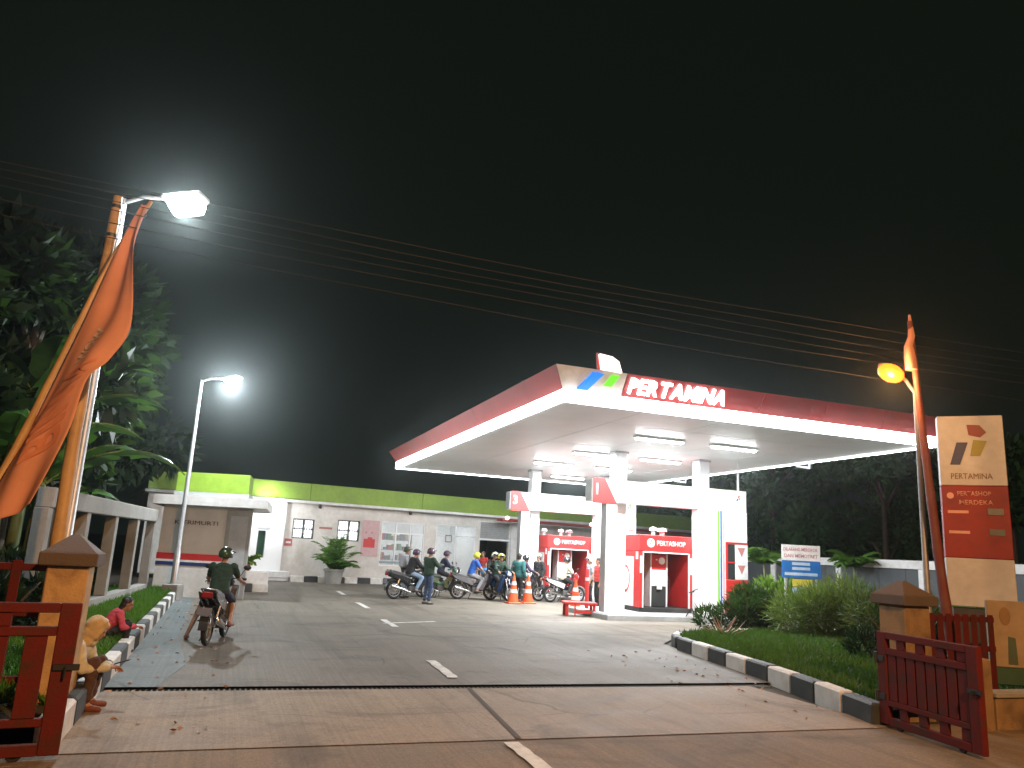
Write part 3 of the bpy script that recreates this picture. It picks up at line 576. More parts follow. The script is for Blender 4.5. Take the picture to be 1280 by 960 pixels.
# shop windows with a lit room behind
mb = MB(); mb.box(13.0, 18.5, 3.2, 3.3, .1, 3.3); mb.box(13.0, 13.1, .19, 3.2, .1, 3.3); mb.box(18.4, 18.5, .19, 3.2, .1, 3.3); mb.box(13.0, 18.5, .19, 3.3, 3.0, 3.1); mb.box(13, 18.5, .19, 3.3, .06, .1); mb.build('shop_interior', M_wallw, bd)
for x in (14.4, 17.2): mb = MB(); mb.box(x - .6, x + .6, 1.5, 1.6, 2.93, 2.985); mb.build('ceiling_tube', emat('room_tube', (.93, .97, 1), 38), bd)
M_pane = mat('shop_glass', (.75, .82, .84), .04, var=0, alpha=.16, spec=.7)
for x0, x1, z0, z1, n in ((13.26, 15.5, .80, 2.86, 3), (16.1, 18.30, .16, 2.90, 2)):
    w = MB(); 
    for k in range(n + 1): x = x0 + (x1 - x0 - .05) * k / n; w.box(x, x + .05, .03, .11, z0, z1)
    for z in (z0, z1 - .55, z1 - .05):
        for k in range(n): a = x0 + (x1 - x0 - .05) * k / n + .05; b = x0 + (x1 - x0 - .05) * (k + 1) / n; w.box(a, b, .035, .105, z, z + .05)
    wn = w.build('window', M_whitec, bd)
    for k in range(n):
        a = x0 + (x1 - x0 - .05) * k / n + .05; b = x0 + (x1 - x0 - .05) * (k + 1) / n
        mb = MB(); mb.box(a, b, .06, .07, z0 + .05, z1 - .55); mb.box(a, b, .06, .07, z1 - .50, z1 - .05); mb.build('pane', M_pane, wn)
mb = MB(); mb.box(13.27, 14.9, -.004, .028, .92, 1.02); mb.build('window_sticker', mat('frosted_strip', (.25, .30, .33), .5), bd)
M_goods = [mat('goods_%s' % n, c, .5, var=.05) for n, c in (('grey', (.16, .16, .18)), ('red', (.42, .05, .04)), ('tan', (.42, .30, .16)), ('blue', (.08, .12, .28)), ('white', (.6, .6, .6)), ('green', (.06, .2, .09)))]
sh = thing('goods_shelf', 'shelf of small coloured goods behind the lit shop window', 'shelf', BW(13.5, .95, .1), BA)
mb = MB()
for z in (.95, 1.42, 1.9): mb.box(0, 1.75, 0, .35, z, z + .03)
for x in (0, 1.72): mb.box(x, x + .03, 0, .35, 0, 2.3)
mb.build('rack', M_grey, sh)
for z in (.98, 1.45, 1.93):
    x = .08
    while x < 1.6: w, h = random.uniform(.09, .22), random.uniform(.12, .36); mb = MB(); mb.cbox(x, x + w, .02, .25, z + .001, z + h, .006); mb.build('goods_box', random.choice(M_goods), sh); x += w + random.uniform(.01, .12)
pc = thing('notice_sheet', 'small grey framed notice on the second lit glass front', 'notice', BW(16.62, .05, 2.05), BA)
mb = MB(); mb.box(0, .36, -.03, -.01, 0, .36); mb.build('sheet', M_goods[0], pc); mb = MB(); mb.box(.05, .31, -.036, -.031, .05, .31); mb.build('print', M_goods[4], pc)
# roller shutter over the dark opening, frames and the red awning rail
ro = MB()
for k in range(9): ro.cbox(18.57, 20.22, .05, .10, 2.36 + k * .089, 2.36 + k * .089 + .084, .01)
rs = ro.build('roller_shutter', M_grey, bd)
mb = MB(); mb.cbox(18.5, 20.3, -.02, .12, 2.25, 2.35, .01); mb.build('shutter_bar', M_whitec, rs)
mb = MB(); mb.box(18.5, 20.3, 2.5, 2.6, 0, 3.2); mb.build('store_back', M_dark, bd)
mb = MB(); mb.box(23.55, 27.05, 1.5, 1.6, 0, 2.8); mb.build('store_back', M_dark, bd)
mb = MB(); mb.cbox(20.3, 21.3, -.12, -.005, 0, 3.38, .01); mb.build('pilaster', M_wallw, bd)
mb = MB(); mb.cbox(19.2, 32.6, -1.1, -.46, 3.25, 3.36, .02); aw = mb.build('awning', M_red, bd); mb = MB(); mb.tube([(19.15, -1.08, 3.30), (32.6, -1.08, 3.30)], .06, 8); mb.build('awning_rail', M_fred, aw, True)
for x in (19.4, 24.6): 
    mb = MB(); mb.ball((x, -1.2, 3.40), .09, 10); mb.build('awning_lamp', emat('small_lamp', (1, .97, .9), 6), bd, True)
for x in (10.12, 14.54):
    mb = MB(); mb.tube([(x, -.30, 3.40), (x, -.30, 3.34)], .07, 10); mb.ball((x, -.30, 3.31), .09, 10); mb.build('dome_camera', M_dark, bd, True)
mb = MB(); mb.cbox(10.25, 10.86, -.02, -.002, 2.33, 2.42, .004); mb.build('name_plate', mat('plate_red', (.36, .14, .11), .5), bd)
ps = thing('poster', 'tall pink wall poster with a red box drawn on it beside the shop window', 'poster', BW(12.3, -.012, 1.2), BA)
mb = MB(); mb.box(0, .84, -.008, 0, 0, 1.66); mb.build('sheet', mat('poster_pink', (.55, .36, .37), .6), ps)
mb = MB(); mb.slab([(.10, .40), (.66, .40), (.66, .80), (.52, .80), (.52, .88), (.30, .88), (.30, .80), (.10, .80)], -.013, -.009); mb.build('red_print', M_red, ps)
for x in (.15, .42): mb = MB(); mb.box(x, x + .1, -.012, -.009, 1.05, 1.13); mb.build('small_print', mat('faded_red', (.48, .2, .18), .5), ps)
fe = thing('fire_notice', 'small red square notice on the wall right of the bright doorway', 'notice', BW(8.75, -.012, 1.5), BA)
mb = MB(); mb.box(0, .34, -.02, 0, 0, .32); mb.build('plate', mat('dull_red', (.42, .10, .09), .5), fe); mb = MB(); mb.box(.06, .28, -.024, -.021, .12, .2); mb.build('print', M_wallw, fe)
# bright doorway surround with its lamp
mb = MB(); walls(7.2, 8.63, .42, 3.38, -.26, -.003, [(7.52, 7.86, .95, 2.10)], mb); po = mb.build('entrance_portal', M_whitec, bd)
mb = MB(); mb.box(7.52, 7.86, -.12, -.08, .95, 2.10); mb.build('door_glass', mat('green_glass', (.02, .05, .03), .15, var=0), po)
mb = MB(); mb.cbox(7.46, 8.02, -.285, -.262, 2.16, 2.60, .005); mb.build('grey_panel', M_grey, po)
mb = MB(); mb.cbox(7.2, 8.9, -.9, -.003, .02, .42, .015); mb.build('door_step', M_wallw, bd)
mb = MB(); mb.cbox(7.45, 7.95, -.75, -.45, 3.32, 3.40, .01); mb.build('wall_lamp', emat('door_lamp', (.95, .98, 1), 60), bd)
lamp('doorway_light', 'POINT', BW(7.75, -1.0, 3.15), 95, (.93, .97, 1), .08)
# pavement and painted kerb in front of the building
mb = MB(); q = [BW(s, y, .17) for s, y in ((3, -.98), (33, -.98), (33, .05), (3, .05))]; mb.add(q, [(0, 1, 2, 3)]); struct('pavement', mb, M_conc)
kerb('kerb', [uvw(BW(8.9, -1.05)), uvw(BW(33, -1.05))], .61, .27, .14, '')
# ------------------------------------------------------------------ small teller block on the left
bk = thing('teller_booth', 'small flat roofed booth with painted red and blue stripes and grey door', 'building', (-9.95, 22.75, 0), 0)
fp = [(0, 0), (2.64, 0), (1.31, 3.77), (-1.33, 3.77)]
M_mural = mat('mural_wall', (.70, .67, .64), .7, var=.08, nscale=1.6, dirt=(.42, .44, .44), dscale=1.1, damt=.55)
mb = MB(); mb.prism(fp, 0, .93); mb.build('lower_wall', M_wallw, bk)
mb = MB(); mb.prism([(.012, .012), (2.62, .012), (1.29, 3.75), (-1.31, 3.75)], .931, 2.588); mb.build('mural_wall', M_mural, bk)
mb = MB(); mb.box(.0, 1.88, -.012, .010, 1.05, 1.225); mb.build('red_stripe', M_red, bk)
mb = MB(); mb.box(.0, 1.88, -.012, .010, .885, .985); mb.build('blue_stripe', M_navy, bk)
mb = MB(); mb.box(.0, 1.88, -.010, .010, .987, 1.048); mb.build('white_stripe', M_wallw, bk)
mb = MB(); mb.cbox(1.90, 2.63, -.05, .011, .03, 2.50, .01); d = mb.build('door', M_grey, bk); mb = MB(); mb.box(2.02, 2.52, -.06, -.051, .12, 2.35); mb.build('door_leaf', mat('pale_grey_door', (.42, .44, .46), .45), d); mb = MB(); mb.tube([(2.06, -.09, .95), (2.06, -.09, 1.25)], .016, 6); mb.build('handle', M_steel, d)
mb = MB(); mb.prism([(-.16, -.38), (3.12, -.38), (2.0, 3.95), (-1.5, 3.95)], 2.592, 2.86); mb.build('roof_slab', M_wallw, bk)
mb = MB(); mb.prism([(.27, .05), (2.40, .05), (2.0, 1.6), (-.2, 1.6)], 2.995, 3.56); mb.build('parapet_box', M_green, bk); mb = MB(); mb.prism([(.24, .02), (2.43, .02), (2.05, 1.7), (-.25, 1.7)], 2.863, 2.992); mb.build('parapet_base', M_grey, bk)
lettering('lettering', 'K TRIMURTI', .12, mat('brown_paint', (.14, .06, .04), .6), bk, (.40, -.002, 2.05), width=1.25, depth=.012)
sb = thing('step_block', 'white masonry block with black and white kerb beside the booth', 'block', (-8.72, 26.25, 0), R(25))
mb = MB(); mb.cbox(.12, 1.02, .20, 1.1, 0, .66, .015); mb.build('white_block', M_wallw, sb); mb = MB(); mb.cbox(-.55, .11, .25, 1.1, 0, .62, .015); mb.build('side_block', M_wall, sb)
mb = MB(); mb.cbox(-.30, .50, 0, .19, 0, .28, .02); mb.build('kerb_stone', M_kb, sb); mb = MB(); mb.cbox(.505, 1.02, 0, .19, 0, .28, .02); mb.build('kerb_stone', M_kw, sb)

# ------------------------------------------------------------------ fences
def fence(lab, a, b, zt, nb, thick=.22, panel=True):
    a, b = Vector((*a, 0)), Vector((*b, 0)); L = (b - a).length; t = thing('boundary_fence', lab, 'fence', a, math.atan2(b.y - a.y, b.x - a.x))
    mb = MB(); mb.cbox(-.02, L + .02, -.13, .13, zt - .32, zt, .015); mb.build('top_rail', M_white if panel else M_conc, t)
    mb = MB(); mb.cbox(0, L, -.12, .12, -.1, .40, .01); mb.build('plinth', M_white if panel else M_conc, t)
    for k in range(nb + 1):
        x = L * k / nb; mb = MB(); mb.cbox(x - thick / 2, x + thick / 2, -.11, .11, .402, zt - .322, .01); mb.build('post', M_white if panel else M_conc, t)
        if k < nb and panel:
            for j in range(6):
                w = (L / nb - thick) / 6; mb = MB(); x0 = x + thick / 2 + w * j; mb.cbox(x0 + .003, x0 + w - .003, -.03 + .008 * (j % 2), .02 + .008 * (j % 2), .403, zt - .323, .006); mb.build('panel', mat('fence_panel', (.075, .085, .095), .55), t)
fence('long fence of dark panels under a white rail at the right edge of the station', P2(17.9, -9.5), P2(17.9, 32.5), 2.2, 10, .30)
fence('weathered concrete post and rail fence behind the left lawn', (-7.28, 12.36), (-9.75, 21.7), 2.38, 4, .24, False)

# ------------------------------------------------------------------ gates, pillars, poles at the street
def pillar(name, lab, loc, w, h, rz, pm=None):
    t = thing(name, lab, 'pillar', loc, rz); mb = MB(); mb.cbox(-w / 2, w / 2, -w / 2, w / 2, -.05, h - .30, .012); mb.build('shaft', pm or M_pillar, t)
    c = w / 2 + .07; mb = MB(); mb.cbox(-c, c, -c, c, h - .298, h - .17, .01); mb.build('cap_slab', M_tile, t)
    mb = MB(); mb.loft([[(-r, -r, z), (r, -r, z), (r, r, z), (-r, r, z)] for r, z in ((c - .02, h - .168), (.03, h))]); mb.build('cap_roof', M_tile, t)
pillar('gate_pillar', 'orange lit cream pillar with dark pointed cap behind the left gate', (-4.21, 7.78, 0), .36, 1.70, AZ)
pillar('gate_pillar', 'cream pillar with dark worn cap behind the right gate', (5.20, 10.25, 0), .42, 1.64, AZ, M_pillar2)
def gate(lab, a, b, h, n, slat):
    a, b = Vector((*a, .04)), Vector((*b, .04)); L = (b - a).length; t = thing('iron_gate', lab, 'gate', a, math.atan2(b.y - a.y, b.x - a.x))
    f = MB(); f.cbox(0, .15, -.035, .035, 0, h, .008); f.cbox(L - .15, L, -.035, .035, 0, h, .008); f.cbox(.15, L - .15, -.034, .034, h - .075, h - .001, .006); f.cbox(.15, L - .15, -.034, .034, 0.001, .085, .006); f.cbox(.15, L - .15, -.033, .033, h - .25, h - .18, .006); f.cbox(.15, L - .15, -.033, .033, .21, .27, .006); f.build('frame', M_gate, t)
    w = (L - .3) / n
    for k in range(n):
        x = .15 + w * (k + .5); mb = MB(); mb.cbox(x - slat / 2, x + slat / 2, -.018, .018, .271, h - .251, .005); mb.build('slat', M_gate, t)
        if k % 2: mb = MB(); mb.cbox(x - slat / 2, x + slat / 2, -.016, .016, .086, .209, .005); mb.build('short_slat', M_gate, t); mb = MB(); mb.cbox(x - slat / 2, x + slat / 2, -.016, .016, h - .179, h - .076, .005); mb.build('short_slat', M_gate, t)
    for z in (.30, h - .30): mb = MB(); mb.tube([(-.012, -.045, z - .06), (-.012, -.045, z + .06)], .022, 8); mb.cbox(.0, .12, -.046, -.036, z - .035, z + .035, .004); mb.build('hinge', M_dark, t)
    mb = MB(); mb.cbox(L - .14, L + .05, -.055, -.037, h * .55, h * .55 + .05, .006); mb.tube([(L - .05, -.06, h * .55 + .025), (L - .05, -.085, h * .55 + .025), (L - .05, -.085, h * .55 - .05)], .01, 6); mb.build('latch', M_dark, t)
    for x in (.3, L - .3): mb = MB(); mb.torus((x, 0, .015), .04, .018, 12, 6); mb.build('roller', M_dark, t)
    return t
gate('dark red iron gate leaf standing open at the left of the entrance', (-5.75, 5.25), (-3.36, 6.47), 1.13, 9, .155)
gate('dark red iron gate leaf swung out at the right of the entrance', (4.50, 9.50), (4.80, 8.02), 1.02, 8, .13)
def low_fence(lab, a, b, h, n):
    a, b = Vector((*a, 0)), Vector((*b, 0)); L = (b - a).length; t = thing('low_red_fence', lab, 'fence', a, math.atan2(b.y - a.y, b.x - a.x))
    for z in (.25, h * .62, h - .1): mb = MB(); mb.cbox(0, L, -.025, .025, z, z + .07, .006); mb.build('rail', M_gate, t)
    for k in range(n): x = .08 + (L - .16) * k / (n - 1); mb = MB(); mb.cbox(x - .045, x + .045, -.046, -.027, .05, h, .006); mb.build('slat', M_gate, t)
low_fence('dark red slatted fence running left from the capped left pillar', (-7.6, 7.1), (-4.45, 8.05), 1.42, 11)
low_fence('dark red slatted fence under the price sign beside the right pillar', (5.45, 10.45), (6.65, 10.75), 1.25, 9)
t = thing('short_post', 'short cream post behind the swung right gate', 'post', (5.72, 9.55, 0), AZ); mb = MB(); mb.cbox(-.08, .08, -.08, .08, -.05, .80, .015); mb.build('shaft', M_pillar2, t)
mb = MB(); mb.cbox(-.082, .082, -.082, .082, .0, .14, .01); 
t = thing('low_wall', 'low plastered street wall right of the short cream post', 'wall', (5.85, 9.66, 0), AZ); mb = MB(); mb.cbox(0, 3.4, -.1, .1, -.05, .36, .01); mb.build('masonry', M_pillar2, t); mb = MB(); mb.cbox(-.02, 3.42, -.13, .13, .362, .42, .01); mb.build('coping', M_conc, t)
t = thing('painted_board', 'cream board with faded figures leaning above the low wall', 'board', (6.62, 10.82, .46), R(-10)); mb = MB(); mb.cbox(0, 1.3, 0, .06, .12, .98, .008); mb.build('panel', mat('board_cream', (.34, .25, .16), .7, dirt=(.22, .17, .10), dscale=2.5, damt=.8), t); mb = MB(); mb.cbox(-.05, 1.35, -.05, .07, -.1, .118, .01); mb.build('green_ledge', mat('green_ledge', (.03, .08, .045), .6), t)
mb = MB(); mb.slab([(.22 + .07 * math.cos(a), .78 + .12 * math.sin(a)) for a in [k * math.pi / 8 for k in range(16)]], -.006, -.001); mb.build('faded_print', mat('board_brown', (.24, .14, .06), .7), t); mb = MB(); mb.slab([(.22, .16), (.34, .16), (.33, .5), (.24, .52)], -.006, -.001); mb.build('faded_print', mat('board_green', (.07, .10, .06), .7), t)
# bamboo flag poles and the orange banner
def bent(name, lab, pts, r0, r1, m, cat='pole', parent=None):
    t = thing(name, lab, cat, pts[0]); P = [Vector(p) - Vector(pts[0]) for p in pts]; out = []; n = 26
    for k in range(n + 1):
        q = k / n * (len(P) - 1); i = min(int(q), len(P) - 2); f = q - i; p0, p1, p2, p3 = P[max(i - 1, 0)], P[i], P[i + 1], P[min(i + 2, len(P) - 1)]
        out.append(.5 * ((2 * p1) + (-p0 + p2) * f + (2 * p0 - 5 * p1 + 4 * p2 - p3) * f * f + (-p0 + 3 * p1 - 3 * p2 + p3) * f ** 3))
    rad = [(r0 + (r1 - r0) * k / n) * (1.0 + .10 * (k % 3 == 0)) for k in range(n + 1)]
    mb = MB(); mb.tube(out, rad, 10); mb.build('stem', m, t, True)
    return t, out
t, pp = bent('flag_pole', 'thick straight bamboo pole standing behind the left capped pillar', [(-4.62, 8.30, -.1), (-4.78, 8.45, 2.6), (-4.83, 8.58, 5.66)], .085, .05, M_bamboo)
for k in (23, 25): mb = MB(); p = pp[k]; mb.tube([p - Vector((0, 0, .02)), p + Vector((0, 0, .02))], .062, 10); mb.build('tie', M_dark, t)
t, pp = bent('flag_pole', 'bamboo pole with bent tip carrying the orange banner', [(-5.4, 6.9, -.1), (-4.78, 7.28, 2.1), (-4.66, 7.68, 3.3), (-4.46, 7.98, 4.6), (-4.17, 8.08, 5.40)], .045, .022, M_bamboo)
for k in (23, 24): mb = MB(); p = pp[k]; mb.tube([p - Vector((0.01, 0, .02)), p + Vector((0.01, 0, .02))], .045, 10); mb.build('tie', M_dark, t)
def banner():
    t = thing('banner_flag', 'long orange cloth banner hanging from the bent bamboo pole', 'flag', (0, 0, 0))
    # centre line (left edge on the pole, right edge free), sampled from top to bottom
    Lp = [(-4.23, 8.05, 5.32), (-4.35, 7.95, 4.81), (-4.51, 7.8, 3.92), (-4.6, 7.6, 3.28), (-4.69, 7.4, 2.6), (-4.71, 7.2, 2.13), (-4.69, 7.05, 1.7)]
    Rp = [(-4.16, 7.93, 5.29), (-4.14, 7.83, 4.77), (-3.95, 7.68, 3.86), (-4.02, 7.48, 3.44), (-4.13, 7.28, 3.18), (-4.10, 7.08, 2.62), (-4.20, 6.93, 1.95)]
    def spl(P, q):
        P = [Vector(p) for p in P]; q = q * (len(P) - 1); i = min(int(q), len(P) - 2); f = q - i; p0, p1, p2, p3 = P[max(i - 1, 0)], P[i], P[i + 1], P[min(i + 2, len(P) - 1)]
        return .5 * ((2 * p1) + (-p0 + p2) * f + (2 * p0 - 5 * p1 + 4 * p2 - p3) * f * f + (-p0 + 3 * p1 - 3 * p2 + p3) * f ** 3)
    nu, nv = 18, 60; vs = []
    n = Vector((-.25, -.95, .1))
    def pt(i, j, off=0.0):
        a, b = spl(Lp, j), spl(Rp, j); p = a.lerp(b, i); fold = .035 * math.sin(i * 6 + j * 7) + .012 * math.sin(i * 13 - j * 4) + .08 * math.exp(-((j - .42) / .12) ** 2) * math.sin(i * math.pi)
        return p + n * (fold + off)
    for j in range(nv + 1):
        for i in range(nu + 1): vs.append(pt(i / nu, j / nv))
    mb = MB(); mb.add(vs, [(j * (nu + 1) + i, j * (nu + 1) + i + 1, (j + 1) * (nu + 1) + i + 1, (j + 1) * (nu + 1) + i) for j in range(nv) for i in range(nu)])
    o = mb.build('cloth', M_flag, t, True); md = o.modifiers.new('t', 'SOLIDIFY'); md.thickness = .004
    # printed letters laid on the cloth: white word near the fold, darker word lower down
    def word(txt, j0, j1, i0, i1, m):
        me, w = text_mesh(txt, .73, 1.0, .001, .03); bm = bmesh.new(); bm.from_mesh(me)
        bmesh.ops.delete(bm, geom=[f for f in bm.faces if abs(f.normal.z) < .9 or f.calc_center_median().z < .0005], context='FACES')
        bmesh.ops.triangulate(bm, faces=bm.faces[:]); bmesh.ops.subdivide_edges(bm, edges=bm.edges[:], cuts=2, use_grid_fill=True)
        for v in bm.verts: v.co = pt(i0 + (i1 - i0) * v.co.y / .73, j1 + (j0 - j1) * v.co.x, .012)
        bm.to_mesh(me); bm.free(); me.materials.append(m); me.shade_smooth(); o = link('printed_word', me, t)
    word('WOW', .36, .50, .62, .40, mat('print_white', (.75, .66, .64), .7)); word('BINTA', .50, .84, .85, .35, mat('print_dark', (.66, .25, .15), .85))
banner()
t, pp = bent('flag_pole', 'leaning red lit pole with furled cloth at its tip beside the orange lamp', [(6.18, 10.8, -.1), (6.0, 10.8, 2.0), (5.88, 10.8, 3.9), (5.80, 10.8, 5.36)], .075, .035, M_bred)
mb = MB(); p = pp[25] ; mb.loft([[q + Vector((.055 * math.cos(a) * k - .06 * (k > 1), .055 * math.sin(a) * k, 0)) for a in [2 * math.pi * i / 10 for i in range(10)]] for q, k in ((pp[21], 1.5), (pp[22], 1.45), (pp[23], 1.1), (pp[24], .9), (pp[26] + Vector((0, 0, .1)), .3))]); mb.build('furled_cloth', M_flag, t, True)

# ------------------------------------------------------------------ lamps
def led_post(lab, base, head, r, h0=0.0):
    base = Vector(base); t = thing('street_lamp', lab, 'street lamp', base); top = Vector((base.x, base.y, head.z - .02)) - base; hd = head - base
    mb = MB(); mb.tube([(0, 0, h0), (0, 0, h0 + .9), (0, 0, h0 + .92), tuple(top)], [r * 1.25, r * 1.2, r, r * .6], 12); mb.build('pole', M_steel, t, True)
    mb = MB(); mb.cbox(-.22, .22, -.22, .22, -.05, max(h0, .06), .02); mb.build('footing', M_conc, t)
    d = (hd - top); mb = MB(); mb.tube([top - Vector((0, 0, .05)), top + d * .3 + Vector((0, 0, .03)), top + d * .8], r * .5, 8); mb.build('arm', M_steel, t, True)
    a = math.atan2(d.y, d.x); sz = 1.5 if h0 < .3 else .9
    mb = MB(); mb.cbox(-.30, .26, -.16, .16, -.04, .04, .02); h = mb.build('lamp_head', M_grey, t, loc=hd, rot=(0, R(-6), a))
    mb = MB(); mb.loft([[(x, .15 * k * sz * math.cos(q), -.042 - .13 * k * sz * math.sin(q)) for q in [math.pi * i / 8 for i in range(9)]] for x, k in ((-.24, .35), (-.16, 1), (.16, 1), (.22, .35))]); g = mb.build('lens', emat('led_lens_near' if h0 < .3 else 'led_lens_far', (.90, .96, 1), 150 if h0 < .3 else 80), h)
led_post('white street lamp nearest the street, beside the orange banner', (-5.56, 10.05, .0), LAMP_NEAR, .06, .16)
led_post('white street lamp on a steel pole in front of the small booth', (-8.98, 21.85, 0), LAMP_FAR, .07, .42)
def sodium(lab, base, head, r):
    base = Vector(base); t = thing('street_lamp', lab, 'street lamp', base); hd = head - base; mb = MB(); top = Vector((.0, 0, hd.z - .28)); mb.tube([(0, 0, -.05), (0, 0, 1.0), tuple(top), tuple(top.lerp(hd, .5) + Vector((.02, 0, .05))), tuple(hd)], [r, r, r * .7, r * .6, r * .5], 10); mb.build('pole', M_steel, t, True)
    d = (hd - top).normalized(); mb = MB(); mb.ball((0, 0, 0), (.19, .10, .06), 14); mb.xf(Matrix.Translation(hd + Vector((-.08, -.04, .03))) @ Euler((R(-15), R(22), R(12))).to_matrix().to_4x4()); mb.build('lamp_head', M_grey, t, True)
    mb = MB(); mb.ball((0, 0, 0), (.20, .15, .115), 14); mb.xf(Matrix.Translation(hd + Vector((-.09, -.10, -.035))) @ Euler((R(-15), R(22), R(12))).to_matrix().to_4x4()); lm = emat('sodium_lens', (1, .115, .006), 4.2); lm.node_tree.nodes['Principled BSDF'].inputs['Base Color'].default_value = (.10, .02, .0, 1); mb.build('lens', lm, t, True)
sodium('orange street lamp beside the leaning red lit pole', (5.95, 11.05, 0), LAMP_SOD, .045)
# ------------------------------------------------------------------ power cables along the street
M_cable = mat('cable_black', (.03, .028, .025), .7, spec=.2)
cab = [((1130, 418), (0, 233)), ((1130, 430), (0, 236)), ((1130, 440), (0, 243)), ((1130, 452), (0, 250)), ((1130, 462), (0, 262)), ((1130, 487), (0, 275))]
cz = [(5.23, 5.28), (5.12, 5.23), (5.03, 5.18), (4.94, 5.13), (4.85, 5.03), (4.62, 4.90)]
labs = ['topmost power cable above the canopy', 'second power cable from the top', 'third power cable from the top', 'middle lower power cable', 'second power cable from the bottom', 'lowest power cable sagging over the canopy roof']
for i, (zr, zl) in enumerate(cz):
    a = Vector((-4.5, 7.35 + .12 * i, zl)); b = Vector((5.95, 11.05 + .1 * i, zr)); d = b - a; pts = []
    for k in range(41):
        q = -1.6 + 4.4 * k / 40; p = a + d * q; sag = .0 if i else .0; pts.append(p + Vector((0, 0, .28 * ((q - .5) ** 2) - .07 + .012 * math.sin(q * 9 + i))))
    mb = MB(); mb.tube(pts, [.006, .0065, .005, .005, .0065, .006][i], 5); tag(mb.build('power_cable', M_cable, None, True), 'black ' + labs[i], 'cable', 'power cables along the street')

# ------------------------------------------------------------------ signs
tt = thing('price_totem', 'tall white and red price sign with dark emblem standing behind the right gate', 'sign', (7.05, 12.48, 0), R(-24))
TWd = .93
mb = MB(); mb.cbox(.06, TWd - .06, .03, .22, -.05, 1.26, .01); mb.build('base', M_black, tt)
M_tw = mat('totem_white', (.48, .48, .49), .5, dirt=(.30, .26, .22), damt=.5)
mb = MB(); mb.cbox(0, TWd, 0, .25, 1.28, 2.02, .01); mb.build('blank_panel', M_tw, tt)
M_tred = mat('totem_red', (.24, .012, .013), .6, dirt=(.09, .009, .01), dscale=3)
mb = MB(); mb.cbox(0, TWd, 0, .25, 2.024, 3.16, .01); rp = mb.build('red_panel', M_tred, tt)
mb = MB(); mb.cbox(0, TWd, 0, .25, 3.164, 4.30, .01); wp = mb.build('white_panel', M_tw, tt)
M_txt = mat('totem_brown', (.16, .07, .03), .5)
for poly, m in (([(.15, 3.50), (.29, 3.50), (.42, 3.86), (.26, 3.86)], mat('deep_blue_blade', (.008, .02, .10), .5)), ([(.44, 3.64), (.58, 3.64), (.69, 3.88), (.50, 3.90)], mat('olive_blade', (.26, .24, .03), .5)), ([(.44, 3.98), (.60, 3.94), (.69, 4.02), (.60, 4.14), (.42, 4.15)], mat('dark_red_blade', (.20, .012, .015), .5))):
    mb = MB(); mb.slab(poly, -.012, -.001); mb.build('emblem_blade', m, wp)
lettering('lettering', 'PERTAMINA', .095, M_txt, wp, (.15, -.001, 3.27), width=.58, depth=.008, bold=.0)
M_pink = mat('faded_white', (.60, .30, .24), .5)
lettering('lettering', 'PERTASHOP', .075, M_pink, rp, (.22, -.001, 3.00), width=.47, depth=.006, bold=.02); lettering('lettering', 'MERDEKA', .075, M_pink, rp, (.24, -.001, 2.86), width=.47, depth=.006, bold=.02)
mb = MB(); mb.slab([(.12 + .05 * math.cos(a), 3.0 + .05 * math.sin(a)) for a in [k * math.pi / 8 for k in range(16)]], -.006, -.001); mb.build('round_emblem', M_pink, rp)
for z in (2.72, 2.40):
    mb = MB(); mb.box(.07, .36, -.006, -.001, z, z + .045); mb.build('product_strip', M_pink, rp)
    mb = MB(); mb.cbox(.62, .84, -.012, -.001, z - .02, z + .085, .003); mb.build('price_display', mat('price_dark', (.07, .075, .07), .3), rp)
ns = thing('notice_sign', 'white sign with faded red words above blue yellow and pale boards near the right fence', 'sign', (8.87, 25.0, .1), R(4))
for x in (.10, 1.12): mb = MB(); mb.cbox(x, x + .06, .03, .09, 0, 2.25, .006); mb.build('leg', M_grey, ns)
mb = MB(); mb.cbox(0, 1.27, 0, .028, 1.84, 2.33, .006); b1 = mb.build('white_board', M_white, ns); M_fr = mat('faded_lettering', (.52, .22, .25), .6)
lettering('lettering', 'DILARANG MEROKOK', .11, M_fr, b1, (.06, -.001, 2.14), width=1.13, depth=.006, bold=.01); lettering('lettering', 'DAN MEMOTRET', .11, M_fr, b1, (.08, -.001, 1.94), width=1.1, depth=.006, bold=.01)
mb = MB(); mb.cbox(0, 1.27, 0, .028, 1.30, 1.836, .006); b2 = mb.build('blue_board', mat('board_blue', (.02, .14, .42), .45), ns); M_lb2 = mat('pale_blue', (.40, .52, .62), .5)
for x0, x1, z0 in ((.33, .92, 1.70), (.33, .92, 1.55), (.08, 1.16, 1.38)): mb = MB(); mb.box(x0, x1, -.006, -.001, z0, z0 + .09); mb.build('text_strip', M_lb2, b2)
mb = MB(); mb.cbox(.33, .98, -.01, .02, 1.04, 1.27, .006); mb.build('yellow_board', mat('board_yellow', (.50, .44, .06), .5), ns); mb = MB(); mb.cbox(.33, .98, -.01, .02, .78, 1.02, .006); mb.build('pale_board', mat('board_pale', (.24, .33, .42), .5), ns)

